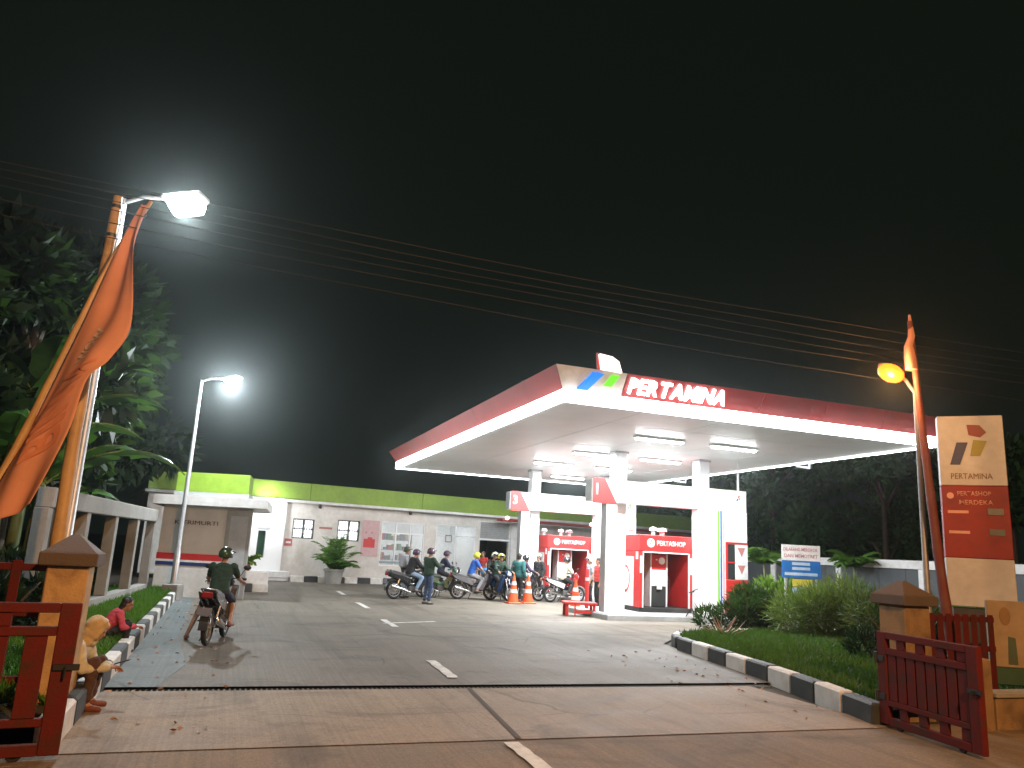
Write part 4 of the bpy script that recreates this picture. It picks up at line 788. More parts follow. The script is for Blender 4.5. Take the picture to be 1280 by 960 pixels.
# ------------------------------------------------------------------ plants
def sph(n): d = rng.normal(size=(n, 3)); return d / np.linalg.norm(d, axis=1, keepdims=True)
def clump_leaves(name, centers, radii, n, ln, wd, m, parent, up=.2, out=1.0, flat=1.0):
    w = np.array(radii) ** 2; idx = rng.choice(len(centers), n, p=w / w.sum()); d = sph(n); r = np.array(radii)[idx] * (.45 + .55 * rng.random(n) ** .5)
    b = np.array(centers)[idx] + d * r[:, None] * np.array([1, 1, flat]); dirs = d * out + rng.normal(size=(n, 3)) * .6 + np.array([0, 0, up]); return tri_cloud(name, b, ln * (.6 + .8 * rng.random(n)), wd * (.7 + .6 * rng.random(n)), dirs, m, parent)
def tree(lab, loc, h, cr, trunk_h, seed, m, nl, ls, name='tree', lean=(0, 0), m2=None):
    rs = random.Random(seed); t = thing(name, lab, 'tree', loc, 0, 'trees standing in the dark around the station')
    top = Vector((lean[0], lean[1], h)); mb = MB(); P = [Vector((0, 0, -.1)), Vector((lean[0] * .2, lean[1] * .2, trunk_h * .5)), Vector((lean[0] * .5, lean[1] * .5, trunk_h)), top * .9]; r = h * .018 + .03; mb.tube(P, [r * 1.3, r, r * .8, r * .3], 9); mb.build('trunk', M_trunk, t, True)
    cs, rr = [], []
    for k in range(9):
        a = rs.uniform(0, 6.28); z = trunk_h + (h - trunk_h) * rs.uniform(.1, 1); q = cr * rs.uniform(.3, 1) * (1 - .5 * abs((z - trunk_h) / (h - trunk_h) - .4)); c = Vector((lean[0] * z / h + math.cos(a) * q, lean[1] * z / h + math.sin(a) * q, z)); s = P[2].lerp(P[3], min(1, max(0, (z - trunk_h) / (h - trunk_h) - .25)))
        if k < 6: mb = MB(); mb.tube([s, s.lerp(c, .5) + Vector((0, 0, .12 * cr)), c], [r * .5, r * .3, r * .1], 6); mb.build('branch', M_trunk, t, True)
        for _ in range(4): cs.append(tuple(c + Vector((rs.gauss(0, 1), rs.gauss(0, 1), rs.gauss(0, .7))) * cr * .22)); rr.append(cr * rs.uniform(.14, .34))
    n1 = int(nl * .55); clump_leaves('crown', cs, rr, n1, ls, ls * .42, m, t, up=-.1); clump_leaves('crown', cs[::2], rr[::2], nl - n1, ls, ls * .45, m2 or M_leafm, t, up=.1); return t
def palm_fronds(t, base, n, ln, m, leaflet, spread=1.0, nm='frond', seed=0, w=.03, arch=.9):
    rs = random.Random(seed)
    for k in range(n):
        a = 6.283 * k / n + rs.uniform(-.3, .3); el = rs.uniform(.5, 1.25) / spread; L = ln * rs.uniform(.75, 1.1); pts = []; 
        for q in np.linspace(0, 1, 10):
            ang = el - arch * q * q * 1.5; pts.append((pts[-1] if pts else Vector(base)) + (Vector((math.cos(a) * math.cos(ang), math.sin(a) * math.cos(ang), math.sin(ang))) * L / 9 if pts else Vector((0, 0, 0))))
        bs, ds, ls = [], [], []
        for i in range(1, 10):
            tdir = (pts[i] - pts[i - 1]).normalized(); sd = tdir.cross(Vector((0, 0, 1))).normalized()
            for f in (0, .5):
                for sg in (-1, 1): bs.append(tuple(pts[i - 1].lerp(pts[i], f))); ds.append(tuple(tdir * .7 + sd * sg + Vector((0, 0, -.25)))); ls.append(leaflet * (1.1 - .8 * abs(i / 10 - .45)))
        o = tri_cloud(nm, bs, np.array(ls), w, ds, m, t)
        mb = MB(); mb.tube(pts, [.012 * (1.1 - i / 10) for i in range(10)], 5); mb.build('stalk', m, o)
def pot(t, r, h, m, r2=None): mb = MB(); r2 = r2 or r * .75; mb.tube([(0, 0, 0), (0, 0, h * .85), (0, 0, h * .86), (0, 0, h), (0, 0, h), (0, 0, h * .9)], [r2, r * .96, r * 1.06, r * 1.06, r * .9, r * .88], 20); mb.build('pot', m, t, True)
p = BW(10.58, -1.75, 0.01); t = thing('potted_palm', 'bushy potted palm in a round concrete pot between the barred windows', 'plant', p); pot(t, .42, .62, M_conc, .34); palm_fronds(t, (0, 0, .6), 20, 1.5, M_palm, .42, .68, seed=3, w=.06, arch=.62); palm_fronds(t, (.15, .05, .6), 14, 1.1, M_palm, .38, .85, seed=9, w=.06, arch=.7)
t = thing('potted_plant', 'small leafy plant in a terracotta pot on the block beside the booth', 'plant', (-8.72, 26.95, .62)); pot(t, .17, .28, M_terra); palm_fronds(t, (0, 0, .26), 9, .62, M_leafl, .2, 1.0, 'leaf_spray', 5, .08)
for i, (x, y, lab) in enumerate(((8.75, 26.2, 'yellow green croton in a white pot right of the red cabinet'), (9.35, 26.0, 'smaller croton in a white pot nearer the white notice sign'))):
    t = thing('potted_plant', lab, 'plant', (x, y, .14)); pot(t, .24, .3, M_white); clump_leaves('foliage', [(0, 0, .75), (.12, .05, .62), (-.15, 0, .6), (0, 0, .95)], [.3, .25, .25, .2], 260 if i == 0 else 160, .30, .10, M_leafl, t, up=.5); mb = MB(); mb.tube([(0, 0, .25), (0, 0, .8)], .02, 6); mb.build('stem', M_trunk, t)
def small_tree(lab, loc, h, cr, seed, m=M_palm):
    t = thing('young_tree', lab, 'tree', loc); mb = MB(); mb.tube([(0, 0, -.05), (.03, 0, h * .5), (0, 0, h)], [.05, .04, .03], 8); mb.build('trunk', mat('pale_stem', (.22, .24, .12), .7), t, True); palm_fronds(t, (0, 0, h), 13, cr, m, .48, 1.25, seed=seed, w=.09, arch=.75)
small_tree('slim young tree with spreading light green crown left of a white fence post', (14.0, 31.4, .12), 1.75, 1.15, 11); small_tree('young green tree behind the potted croton beside the white notice sign', (10.15, 30.6, .1), 1.7, 1.1, 12)
def bush(lab, loc, cs, rr, n, ln, wd, m):
    t = thing('bush', lab, 'bush', loc); clump_leaves('foliage', cs, rr, n, ln, wd, m, t, up=.5); mb = MB()
    for k in range(7): a = k * .9; mb.tube([(0, 0, -.02), (.3 * math.cos(a), .3 * math.sin(a), .4), (.6 * math.cos(a), .6 * math.sin(a), .8)], [.03, .02, .01], 5)
    mb.build('stems', M_trunk, t)
bush('tall feathery olive bush in the middle of the right lawn', (7.65, 18.9, .15), [(0, 0, .55), (.55, .1, .85), (-.4, 0, .5), (.1, .3, .4), (.6, -.2, .6), (-.7, .1, .45)], [.55, .5, .5, .6, .55, .45], 5200, .34, .020, M_bush)
bush('dense rounded bush right of the tall olive bush', (8.75, 17.6, .15), [(0, 0, .55), (.6, .1, .5), (-.5, .1, .6), (0, -.4, .35), (.9, 0, .35)], [.55, .5, .5, .5, .4], 4800, .30, .022, leafmat('bush_leaf_dark', (.060, .085, .028)))
bush('low sprawling bush at the left end of the right lawn shrubs', (6.15, 20.0, .15), [(0, 0, .35), (.5, 0, .45), (-.4, .1, .3), (.2, .4, .6), (-.9, .3, .2)], [.4, .45, .3, .45, .25], 4500, .2, .035, M_leafm)
bush('low dark bush between the right gate pillar and the lawn', (7.4, 14.6, .15), [(0, 0, .2), (.6, .2, .3), (-.6, .3, .2), (1.2, .2, .3)], [.35, .4, .3, .4], 4000, .2, .03, M_leafd)
bush('green hedge plants in front of the right fence', (14.3, 27.0, .12), [(0, 0, .15), (1.0, -1.6, .15), (-.5, 2, .15), (2.2, -3.5, .15), (-1.2, 4, .15), (0.8, -.5, .2)], [.5, .5, .45, .5, .45, .4], 5000, .2, .07, M_leafl)
t = thing('spiky_plant', 'dry pale spiky plant at the left edge of the right lawn', 'plant', (5.02, 17.9, .15)); n = 22; d = rng.normal(size=(n, 3)); d[:, 2] = np.abs(d[:, 2]) * .8 + .25; tri_cloud('dry_blade', np.zeros((n, 3)), .5 + .2 * rng.random(n), .035, d, M_dry, t)
bush('leafy shrubs along the left lawn in front of the concrete fence', (-8.9, 15.4, .17), [(0, 0, .45), (-.5, 1.6, .5), (.4, -1.6, .5), (.75, -2.9, .45), (-.9, 3.0, .4)], [.5, .5, .55, .5, .45], 5200, .22, .07, M_leafd)
bush('low shrub beside the pointed pillar on the left', (-7.1, 11.2, .17), [(0, 0, .4), (-.5, .6, .5), (.2, .9, .4), (-.3, 1.6, .6)], [.4, .45, .4, .45], 3600, .2, .07, M_leafd)
# banana plants: each large leaf is a part of its own
def banana(lab, loc, h, leaves, seed):
    rs = random.Random(seed); t = thing('banana_plant', lab, 'plant', loc, 0, 'banana plants behind the left fence'); mb = MB(); mb.tube([(0, 0, -.1), (.03, 0, h * .5), (0, .02, h)], [.13, .11, .06], 10); mb.build('stem', mat('banana_stem', (.12, .16, .05), .6), t, True)
    for (az, el, L, wd) in leaves:
        pts = [Vector((0, .02, h - .15))]; N = 14
        for k in range(N):
            e = el - 1.5 * ((k + 1) / N) ** 1.7; pts.append(pts[-1] + Vector((math.cos(az) * math.cos(e), math.sin(az) * math.cos(e), math.sin(e))) * L / N)
        vs, fs = [], []; nrow = 6; sd = Vector((-math.sin(az), math.cos(az), 0))
        for k, p in enumerate(pts):
            q = k / N; w = wd * (math.sin(math.pi * min(1, .05 + q * .97)) ** .6) * (.12 if q < .12 else 1)
            for j in range(nrow + 1):
                x = (j / nrow - .5) * 2; tear = rs.uniform(-.10, .02) * abs(x); vs.append(p + sd * w * x * (1 + tear) + Vector((0, 0, -abs(x) * w * .35 + .06 * w * math.sin(k * 2.1 + j) + rs.uniform(-.02, .02))))
        for k in range(N):
            for j in range(nrow):
                if rs.random() < .10 and (j in (0, nrow - 1)): continue
                fs.append((k * (nrow + 1) + j, k * (nrow + 1) + j + 1, (k + 1) * (nrow + 1) + j + 1, (k + 1) * (nrow + 1) + j))
        mb = MB(); mb.add(vs, fs); lf = mb.build('leaf', M_banana, t, True); mb = MB(); mb.tube(pts, [.03 * (1.1 - k / (N + 1)) for k in range(N + 1)], 5); mb.build('midrib', mat('midrib', (.20, .26, .06), .5), lf, True)
banana('banana plant whose long torn leaf reaches right over the concrete fence', (-9.2, 15.4, 0), 2.7, [(.15, .75, 3.0, .34), (.9, 1.0, 2.4, .32), (2.2, .8, 2.3, .3), (3.6, .9, 2.4, .32), (4.9, .8, 2.3, .33), (5.7, 1.05, 2.6, .34)], 1)
banana('banana plant rising behind the flag pole', (-8.4, 12.9, 0), 2.9, [(.5, .9, 2.4, .34), (1.6, .9, 2.2, .3), (2.9, .7, 2.4, .33), (4.2, .8, 2.5, .33), (5.4, .9, 2.2, .33)], 2)
banana('banana plant at the left edge behind the orange banner', (-9.6, 12.0, 0), 2.8, [(.1, .7, 2.4, .34), (1.2, 1, 2.2, .3), (2.6, .7, 2.4, .33), (3.9, .9, 2.5, .33), (5.2, .6, 2.2, .33)], 3)
banana('small banana plant near the far end of the left fence', (-11.2, 18.6, 0), 2.2, [(.1, .8, 2.2, .3), (1.4, 1, 2.0, .3), (2.8, .7, 2.1, .3), (4.1, .9, 2.2, .3), (5.3, .8, 2.0, .3)], 4)
banana('tall banana plant with broad dim leaves right of the banner', (-9.9, 15.9, 0), 3.7, [(.2, .9, 3.0, .42), (1.1, 1.1, 2.8, .4), (2.3, .8, 2.6, .4), (3.5, .9, 2.8, .42), (4.7, .85, 2.8, .42), (5.6, 1.1, 3.0, .44)], 5)
banana('tallest banana plant behind the left lamp post', (-10.8, 17.4, 0), 4.6, [(.0, .9, 3.2, .45), (1.0, 1.2, 3.0, .42), (2.2, .9, 2.8, .42), (3.4, 1.0, 3.0, .44), (4.5, .9, 3.1, .45), (5.4, 1.0, 3.2, .46)], 6)
tree('tall dark tree behind the lamp on the left', (-12.2, 19.0, 0), 8.6, 3.0, 2.6, 21, M_leafd, 9000, .50)
tree('tall slim tree at the far left behind the flag pole', (-11.2, 14.6, 0), 7.2, 2.0, 2.4, 22, M_leafm, 4200, .55, lean=(.4, .3))
tree('broad dark tree between the left fence and the small booth', (-14.8, 25.5, 0), 8.5, 3.2, 2.2, 23, M_leafd, 8000, .5)
tree('leafy tree at the left picture edge behind the red fence', (-12.6, 11.6, 0), 7.6, 2.4, 2.0, 24, M_leafd, 5200, .45)
for i, (x, y, h, c, lab) in enumerate(((15.5, 45, 9.0, 3.4, 'dark tree behind the white notice sign'), (21.0, 43, 9.6, 3.8, 'large dark tree right of the notice sign'), (26.2, 40, 9.2, 3.6, 'dark tree behind the leaning red lit pole'), (31, 38, 8.8, 3.4, 'dark tree behind the price sign'), (24, 50, 11, 4.2, 'tallest dark tree at the back of the right fence'), (11.5, 52, 9.5, 3.8, 'dark tree seen through the gap right of the red cabinet'))):
    tree(lab, (x, y, 0), h, c, 1.6, 31 + i, M_leafr, 9500, .50, m2=M_leafr)

# ------------------------------------------------------------------ motorbikes (local +x is forward)
M_spoke = mat('wheel_silver', (.50, .50, .50), .35, metal=.6); M_brakel = mat('tail_lens', (.22, .012, .01), .3, var=0); M_lens = mat('headlamp_glass', (.65, .68, .70), .1, var=0)
M_body = {k: mat('bike_' + k, c, .25, var=.05, coat=.4) for k, c in (('black', (.016, .016, .018)), ('blue', (.02, .05, .13)), ('red', (.42, .03, .035)), ('green', (.03, .09, .05)), ('white', (.6, .6, .6)), ('grey', (.12, .12, .13)))}
M_seat = mat('seat_vinyl', (.022, .022, .022), .6)
def wheel(t, x, alloy=True):
    mb = MB(); mb.torus((x, 0, .29), .248, .044, 30, 8); w = mb.build('wheel', M_rubber, t, True); w.name = 'tyre'
    w.name = 'wheel'; mb = MB(); mb.torus((x, 0, .29), .205, .016, 28, 6, w=1.6); mb.tube([(x, -.05, .29), (x, .05, .29)], .045, 12)
    for k in range(10):
        a = k * math.pi / 5; mb.tube([(x + .04 * math.cos(a), .02 * (-1) ** k, .29 + .04 * math.sin(a)), (x + .2 * math.cos(a + .1), 0, .29 + .2 * math.sin(a + .1))], .006, 4)
    mb.tube([(x, .03, .29), (x, .036, .29)], .10, 16); mb.build('rim', M_spoke, w, True)
def motorbike(lab, loc, rz, body='black', panel=None, steer=0.0, group='motorbikes queueing for fuel', lean=0.0, shield=None, sport=False):
    t = thing('motorbike', lab, 'motorbike', loc, rz, group); t.rotation_euler = (lean, 0, rz); B = M_body[body]; Pm = M_body[panel or body]; Sm = M_body[shield or panel or body]
    wheel(t, -.62); wheel(t, .63)
    mb = MB(); 
    for s in (-1, 1): mb.tube([(.63, s * .065, .29), (.47, s * .065, .78)], .022, 8)
    mb.tube([(.47, -.08, .78), (.47, .08, .78)], .025, 8); mb.tube([(.47, 0, .74), (.41, 0, .98)], .026, 8); mb.build('fork', M_chrome if not sport else M_dark, t, True)
    mb = MB(); mb.loft([[(.63 + r * math.cos(a), y, .29 + r * math.sin(a)) for a, y in ((A, -.06), (A, 0), (A, .06))] + [(.63 + (r - .012) * math.cos(A), y, .29 + (r - .012) * math.sin(A)) for y in (.06, 0, -.06)] for A, r in [(R(q), .325) for q in range(10, 171, 16)]]); mb.build('front_fender', Pm, t, True)
    # central frame and side fairing
    def sec(x, z, hw, hh, n=12): return [(x, hw * math.cos(2 * math.pi * k / n), z + hh * math.sin(2 * math.pi * k / n)) for k in range(n)]
    mb = MB(); mb.loft([sec(.44, .88, .05, .09), sec(.34, .72, .07, .10), sec(.18, .50, .08, .10), sec(0, .46, .09, .11), sec(-.15, .54, .11, .13), sec(-.35, .66, .13, .11), sec(-.62, .74, .12, .08), sec(-.86, .80, .06, .05)]); mb.build('body', B, t, True)
    for s in (-1, 1):
        mb = MB(); mb.slab([(-.12, .50), (-.05, .66), (-.40, .76), (-.92, .86), (-.80, .74), (-.45, .60)], s * .12, s * .145); mb.build('side_panel', Pm, t)
        mb = MB(); mb.slab([(.50, .90), (.38, .92), (.14, .58), (.12, .36), (.26, .34), (.36, .56)], s * .10, s * .20 if not sport else s * .14); mb.build('leg_shield', Sm, t)
    if sport: mb = MB(); mb.loft([sec(.42, .80, .06, .06), sec(.30, .84, .14, .11), sec(.08, .84, .15, .12), sec(-.08, .76, .08, .05)]); mb.build('fuel_tank', Pm, t, True)
    mb = MB(); mb.loft([[(x, -w, z), (x, w, z), (x, w * .85, z + .07), (x, -w * .85, z + .07)] for x, z, w in ((.02, .72, .07), (-.10, .73, .12), (-.35, .74, .14), (-.60, .80, .14), (-.80, .84, .10))]); mb.build('seat', M_seat, t, True)
    mb = MB(); mb.cbox(-.12, .16, -.12, .12, .22, .44, .03); mb.tube([(.16, 0, .36), (.30, 0, .38)], .075, 12); mb.build('engine', mat('engine_grey', (.09, .09, .09), .5), t, True)
    mb = MB(); mb.tube([(.22, -.10, .30), (.05, -.14, .20), (-.18, -.16, .25), (-.30, -.16, .30), (-.78, -.17, .42), (-.80, -.17, .425)], [.018, .02, .022, .045, .055, .03], 12); mb.build('exhaust', M_chrome, t, True)
    mb = MB(); mb.loft([[(-.62 + r * math.cos(a), y, .29 + r * math.sin(a)) for y in (-.07, 0, .07)] + [(-.62 + (r - .012) * math.cos(a), y, .29 + (r - .012) * math.sin(a)) for y in (.07, 0, -.07)] for a, r in [(R(q), .34) for q in range(40, 186, 16)]]); mb.build('rear_fender', M_dark, t, True)
    mb = MB(); mb.cbox(-.985, -.965, -.11, .11, .50, .62, .004); mb.build('number_plate', M_goods[0], t)
    mb = MB(); mb.cbox(-.96, -.90, -.09, .09, .76, .86, .02); mb.build('tail_light', M_brakel, t, True)
    mb = MB(); mb.tube([(-.70, .12, .84), (-.90, .11, .90), (-.95, 0, .91), (-.90, -.11, .90), (-.70, -.12, .84)], .012, 6); mb.build('grab_rail', M_chrome, t, True)
    mb = MB(); mb.ball((.50, 0, .97), (.10, .12, .11), 12); h = mb.build('cowl', Sm, t, True); mb = MB(); mb.ball((.565, 0, .95), (.05, .085, .07), 12); mb.build('headlight', M_lens, h, True)
    mb = MB(); mb.tube([(.30, .34, 1.02), (.38, .18, 1.04), (.42, 0, 1.0), (.38, -.18, 1.04), (.30, -.34, 1.02)], .013, 8); hb = mb.build('handlebar', M_dark, t, True)
    for s in (-1, 1):
        mb = MB(); mb.tube([(.30, s * .34, 1.02), (.335, s * .24, 1.03)], .022, 8); mb.tube([(.38, s * .33, 1.02), (.40, s * .20, 1.035)], .008, 5); mb.build('grip', M_rubber, hb, True)
        mb = MB(); mb.tube([(.38, s * .20, 1.04), (.36, s * .30, 1.20)], .007, 5); mb.ball((.35, s * .33, 1.22), (.02, .07, .045), 10); mb.build('mirror', M_dark, t, True)
        mb = MB(); mb.tube([(-.02, s * .10, .26), (-.02, s * .24, .25)], .014, 6); mb.tube([(-.40, s * .12, .38), (-.42, s * .22, .36)], .012, 6); mb.build('footpeg', M_rubber, t)
    for s in (-1, 1): mb = MB(); mb.tube([(-.62, s * .09, .29), (-.50, s * .13, .66)], .022, 8); mb.build('shock_absorber', M_chrome, t, True)
    mb = MB(); mb.tube([(-.08, .10, .24), (-.14, .22, .01)], .012, 6); mb.build('side_stand', M_dark, t)
    return t

# ------------------------------------------------------------------ people (local +x is the way they face)
CL = {k: mat('cloth_' + k, c, .85, var=.10, nscale=9, bump=.15, bscale=70) for k, c in (('darkgreen', (.014, .038, .024)), ('black', (.016, .016, .018)), ('navy', (.020, .026, .05)), ('jeans', (.035, .06, .12)), ('paleblue', (.20, .28, .38)), ('blue', (.02, .10, .42)), ('tan', (.46, .31, .17)), ('brown', (.075, .04, .03)), ('pink', (.48, .06, .09)), ('cream', (.52, .50, .40)), ('grey', (.28, .29, .32)), ('red', (.42, .035, .03)), ('teal', (.02, .11, .11)), ('skyblue', (.08, .30, .60)), ('sand', (.34, .26, .16)), ('scarf', (.46, .36, .22)), ('purple', (.05, .03, .07)), ('yellow', (.55, .40, .04)))}
HM = {k: mat('helmet_' + k, c, .22, var=.04, coat=.5) for k, c in (('olive', (.035, .06, .03)), ('purple', (.05, .025, .05)), ('yellow', (.50, .52, .05)), ('white', (.72, .72, .72)), ('black', (.02, .02, .025)), ('grey', (.36, .40, .30)))}
M_eye = mat('eye_dark', (.02, .015, .012), .2, var=0); M_lip = mat('lip', (.22, .08, .07), .5, var=0); M_shoe = mat('shoe_black', (.03, .028, .028), .6); M_sandal = mat('shoe_brown', (.16, .05, .035), .6)
POSE = {
 'stand': dict(pelvis=(0, 0, .93), belly=(.01, 0, 1.08), chest=(.0, 0, 1.28), neck=(-.01, 0, 1.43), head=(.03, 0, 1.57), sh=((0, .185, 1.37), (0, -.185, 1.37)), el=((-.04, .25, 1.10), (-.04, -.25, 1.10)), wr=((.07, .25, .87), (.07, -.25, .87)), hip=((0, .09, .90), (0, -.09, .90)), kn=((.03, .10, .49), (.03, -.10, .49)), an=((-.03, .11, .085), (-.03, -.11, .085))),
 'ride': dict(pelvis=(-.16, 0, .89), belly=(-.12, 0, 1.03), chest=(-.05, 0, 1.22), neck=(.0, 0, 1.37), head=(.05, 0, 1.50), sh=((-.02, .185, 1.32), (-.02, -.185, 1.32)), el=((.12, .27, 1.10), (.12, -.27, 1.10)), wr=((.30, .30, 1.05), (.30, -.30, 1.05)), hip=((-.14, .10, .86), (-.14, -.10, .86)), kn=((.24, .18, .72), (.24, -.18, .72)), an=((.02, .20, .33), (.02, -.20, .33))),
 'sit': dict(pelvis=(0, 0, .34), belly=(.06, 0, .46), chest=(.17, 0, .63), neck=(.25, 0, .76), head=(.34, 0, .86), sh=((.22, .17, .70), (.22, -.17, .70)), el=((.30, .22, .46), (.30, -.22, .46)), wr=((.52, .06, .46), (.54, -.06, .46)), hip=((.02, .09, .32), (.02, -.09, .32)), kn=((.40, .14, .50), (.40, -.14, .50)), an=((.34, .13, .09), (.36, -.13, .09)))}
POSE['pillion'] = dict(POSE['ride'], wr=((.18, .16, 1.02), (.18, -.16, 1.02)), el=((.02, .26, 1.08), (.02, -.26, 1.08)), an=((-.10, .22, .38), (-.10, -.22, .38)), kn=((.20, .22, .74), (.20, -.22, .74)))
def person(lab, loc, rz, pose='stand', shirt='black', pants='navy', sleeves='long', legs='long', head='hair', helmet=None, shoes=None, over=None, scale=1.0, yaw=0.0, pitch=0.0, vox=.016, jacket=0.0, group=None):
    t = thing('person', lab, 'person', loc, rz, group); J = {k: v for k, v in POSE[pose].items()}
    if over: J.update(over)
    Vv = lambda p: Vector(p); pel, bel, che, nek, hed = (Vv(J[k]) for k in ('pelvis', 'belly', 'chest', 'neck', 'head'))
    def tor(mb, e, hem=False):
        ax = [(pel - Vector((0, 0, .08)) if hem else pel - (bel - pel).normalized() * .07, .13, .09), (pel, .165, .115), (bel, .15, .105), (che, .175, .118), (che.lerp(nek, .55), .165, .10), (che.lerp(nek, .82), .11, .075), (nek, .06, .058)]
        rings = []
        for i, (c, a, b) in enumerate(ax):
            tdir = (ax[min(i + 1, 6)][0] - ax[max(i - 1, 0)][0]).normalized(); f = Vector((0, 1, 0)).cross(tdir).normalized(); rings.append([c + Vector((0, 1, 0)) * (a + e) * math.cos(q) + f * (b + e) * math.sin(q) for q in [2 * math.pi * k / 16 for k in range(16)]])
        mb.loft(rings)
    Hm = Matrix.Translation(hed) @ Euler((0, pitch, yaw)).to_matrix().to_4x4()
    # body: one continuous surface
    mb = MB(); tor(mb, 0); mb.capsule(che.lerp(nek, .7), .058, hed - Vector((0.01, 0, .05)), .054)
    s0 = len(mb.v); mb.ball((-.005, 0, .03), (.095, .076, .098), 16, k=10); mb.ball((.03, 0, -.05), (.062, .056, .066), 14, k=8); mb.ball((.072, 0, -.085), (.026, .03, .026), 10); mb.tube([(.085, 0, .015), (.108, 0, -.025), (.09, 0, -.034)], [.010, .016, .014], 8)
    for s in (-1, 1): mb.ball((-.005, s * .078, -.005), (.022, .012, .032), 8); mb.ball((.078, s * .03, .028), (.02, .026, .008), 8)
    mb.ball((.086, 0, -.058), (.012, .026, .012), 8); mb.xf(Hm, s0)
    toes = []
    for i, s in ((0, 1), (1, -1)):
        sh, el, wr, hp, kn, an = (Vv(J[k][i]) for k in ('sh', 'el', 'wr', 'hip', 'kn', 'an'))
        mb.capsule(sh, .052, el, .040); mb.capsule(el, .040, wr, .026); mb.capsule(hp, .085, kn, .056); mb.capsule(kn, .055, an, .036); mb.ball(kn.lerp(an, .3) - Vector((.012, 0, 0)), (.05, .048, .09), 10)
        sole = an.z - .085; tp = Vector((an.x + .15, an.y + s * .03, sole + .03)); mb.capsule(Vector((an.x - .03, an.y, sole + .04)), .038, tp, .030); mb.capsule(an, .036, Vector((an.x + .06, an.y + s * .01, sole + .045)), .038); toes.append((an, tp, sole))
        fd = (wr - el).normalized(); sd = fd.cross(Vector((0, 0, 1))); sd = sd.normalized() if sd.length > .1 else Vector((1, 0, 0)); up = sd.cross(fd); mb.loft([[wr + fd * q + sd * a * math.cos(w) + up * b * math.sin(w) for w in [k * math.pi / 4 for k in range(8)]] for q, a, b in ((-.02, .026, .022), (.03, .036, .018), (.085, .042, .015), (.095, .036, .012))])
    me = remesh(mb, 'body', [M_skin, M_eye, M_lip], vox * .75, 2)
    # fingers, eyes and mouth are set on the same body mesh
    mb = MB()
    for i, s in ((0, 1), (1, -1)):
        el, wr = Vv(J['el'][i]), Vv(J['wr'][i]); fd = (wr - el).normalized(); sd = fd.cross(Vector((0, 0, 1))); sd = sd.normalized() if sd.length > .1 else Vector((1, 0, 0)); up = sd.cross(fd).normalized()
        for k, L in enumerate((.064, .076, .072, .056)):
            b = wr + fd * .085 + sd * (-.03 + .02 * k); m1 = b + fd * L * .5 - up * .012; mb.tube([b, m1, m1 + fd * L * .32 - up * L * .42, m1 + fd * L * .30 - up * L * .62], [.0095, .009, .008, .005], 7)
        q = -s if fd.cross(Vector((0, 0, 1))).length > .1 else 1; b = wr + fd * .03 - sd * .03; mb.tube([b, b + fd * .03 - sd * .028 - up * .008, b + fd * .06 - sd * .034 - up * .022], [.012, .0105, .007], 7)
    nb = len(mb.f); s0 = len(mb.v)
    for s in (-1, 1): mb.ball((.083, s * .031, .012), (.010, .014, .008), 8, m=1)
    mb.ball((.094, 0, -.060), (.006, .022, .005), 8, m=2); mb.xf(Hm, s0)
    ex = mb.mesh('x', [M_skin, M_eye, M_lip], True); bm = bmesh.new(); bm.from_mesh(me); bm.from_mesh(ex); bm.to_mesh(me); bm.free(); bpy.data.meshes.remove(ex); me.shade_smooth(); link('body', me, t)
    # clothes
    mb = MB(); tor(mb, .020 + jacket, True)
    for i in (0, 1):
        sh, el, wr = Vv(J['sh'][i]), Vv(J['el'][i]), Vv(J['wr'][i]); e = .016 + jacket * .7
        mb.capsule(sh, .056 + e, el if sleeves == 'long' else sh.lerp(el, .72), .042 + e)
        if sleeves == 'long': mb.capsule(el, .041 + e, el.lerp(wr, .9), .032 + e)
    link('shirt', remesh(mb, 'shirt', CL[shirt], vox, 2, .005), t)
    mb = MB(); mb.ball(pel - Vector((0, 0, .02)), (.135, .182, .12), 14)
    for i in (0, 1):
        hp, kn, an = (Vv(J[k][i]) for k in ('hip', 'kn', 'an')); mb.capsule(hp, .098, kn if legs == 'long' else hp.lerp(kn, .95), .072)
        if legs == 'long': mb.capsule(kn, .070, kn.lerp(an, .88), .056)
    link('trousers' if legs == 'long' else 'shorts', remesh(mb, 'trousers', CL[pants], vox, 2, .006), t)
    for an, tp, sole in toes:
        mb = MB(); mb.capsule(Vector((an.x - .035, an.y, sole + .042)), .046, Vector((tp.x, tp.y, sole + .034)), .036); mb.capsule(an - Vector((0, 0, .03)), .044, Vector((an.x + .05, an.y, sole + .045)), .044); mb.v = [(x, y, max(z, sole)) for x, y, z in mb.v]; link('shoe', remesh(mb, 'shoe', shoes or M_shoe, vox * .9, 2), t)
    def hd(mb, nm, m, smooth=True): mb.xf(Hm); return mb.build(nm, m, t, smooth)
    if helmet:
        mb = MB(); n, k = 22, 14; rings = []
        for i in range(k + 1):
            a = math.pi * (.02 + .62 * i / k); rings.append([(-.005 + .145 * math.sin(a) * math.cos(q), .132 * math.sin(a) * math.sin(q), .03 + .142 * math.cos(a)) for q in [2 * math.pi * j / n for j in range(n)]])
        fs = []; vs = [p for r in rings for p in r]
        for i in range(k):
            for j in range(n):
                q = 2 * math.pi * (j + .5) / n; front = math.cos(q) > .45
                if front and i >= 8: continue
                fs.append((i * n + j, i * n + (j + 1) % n, (i + 1) * n + (j + 1) % n, (i + 1) * n + j))
        fs.append(tuple(range(n))); mb.add(vs, fs); h = hd(mb, 'helmet', HM[helmet]); md = h.modifiers.new('t', 'SOLIDIFY'); md.thickness = .014; md.offset = -1
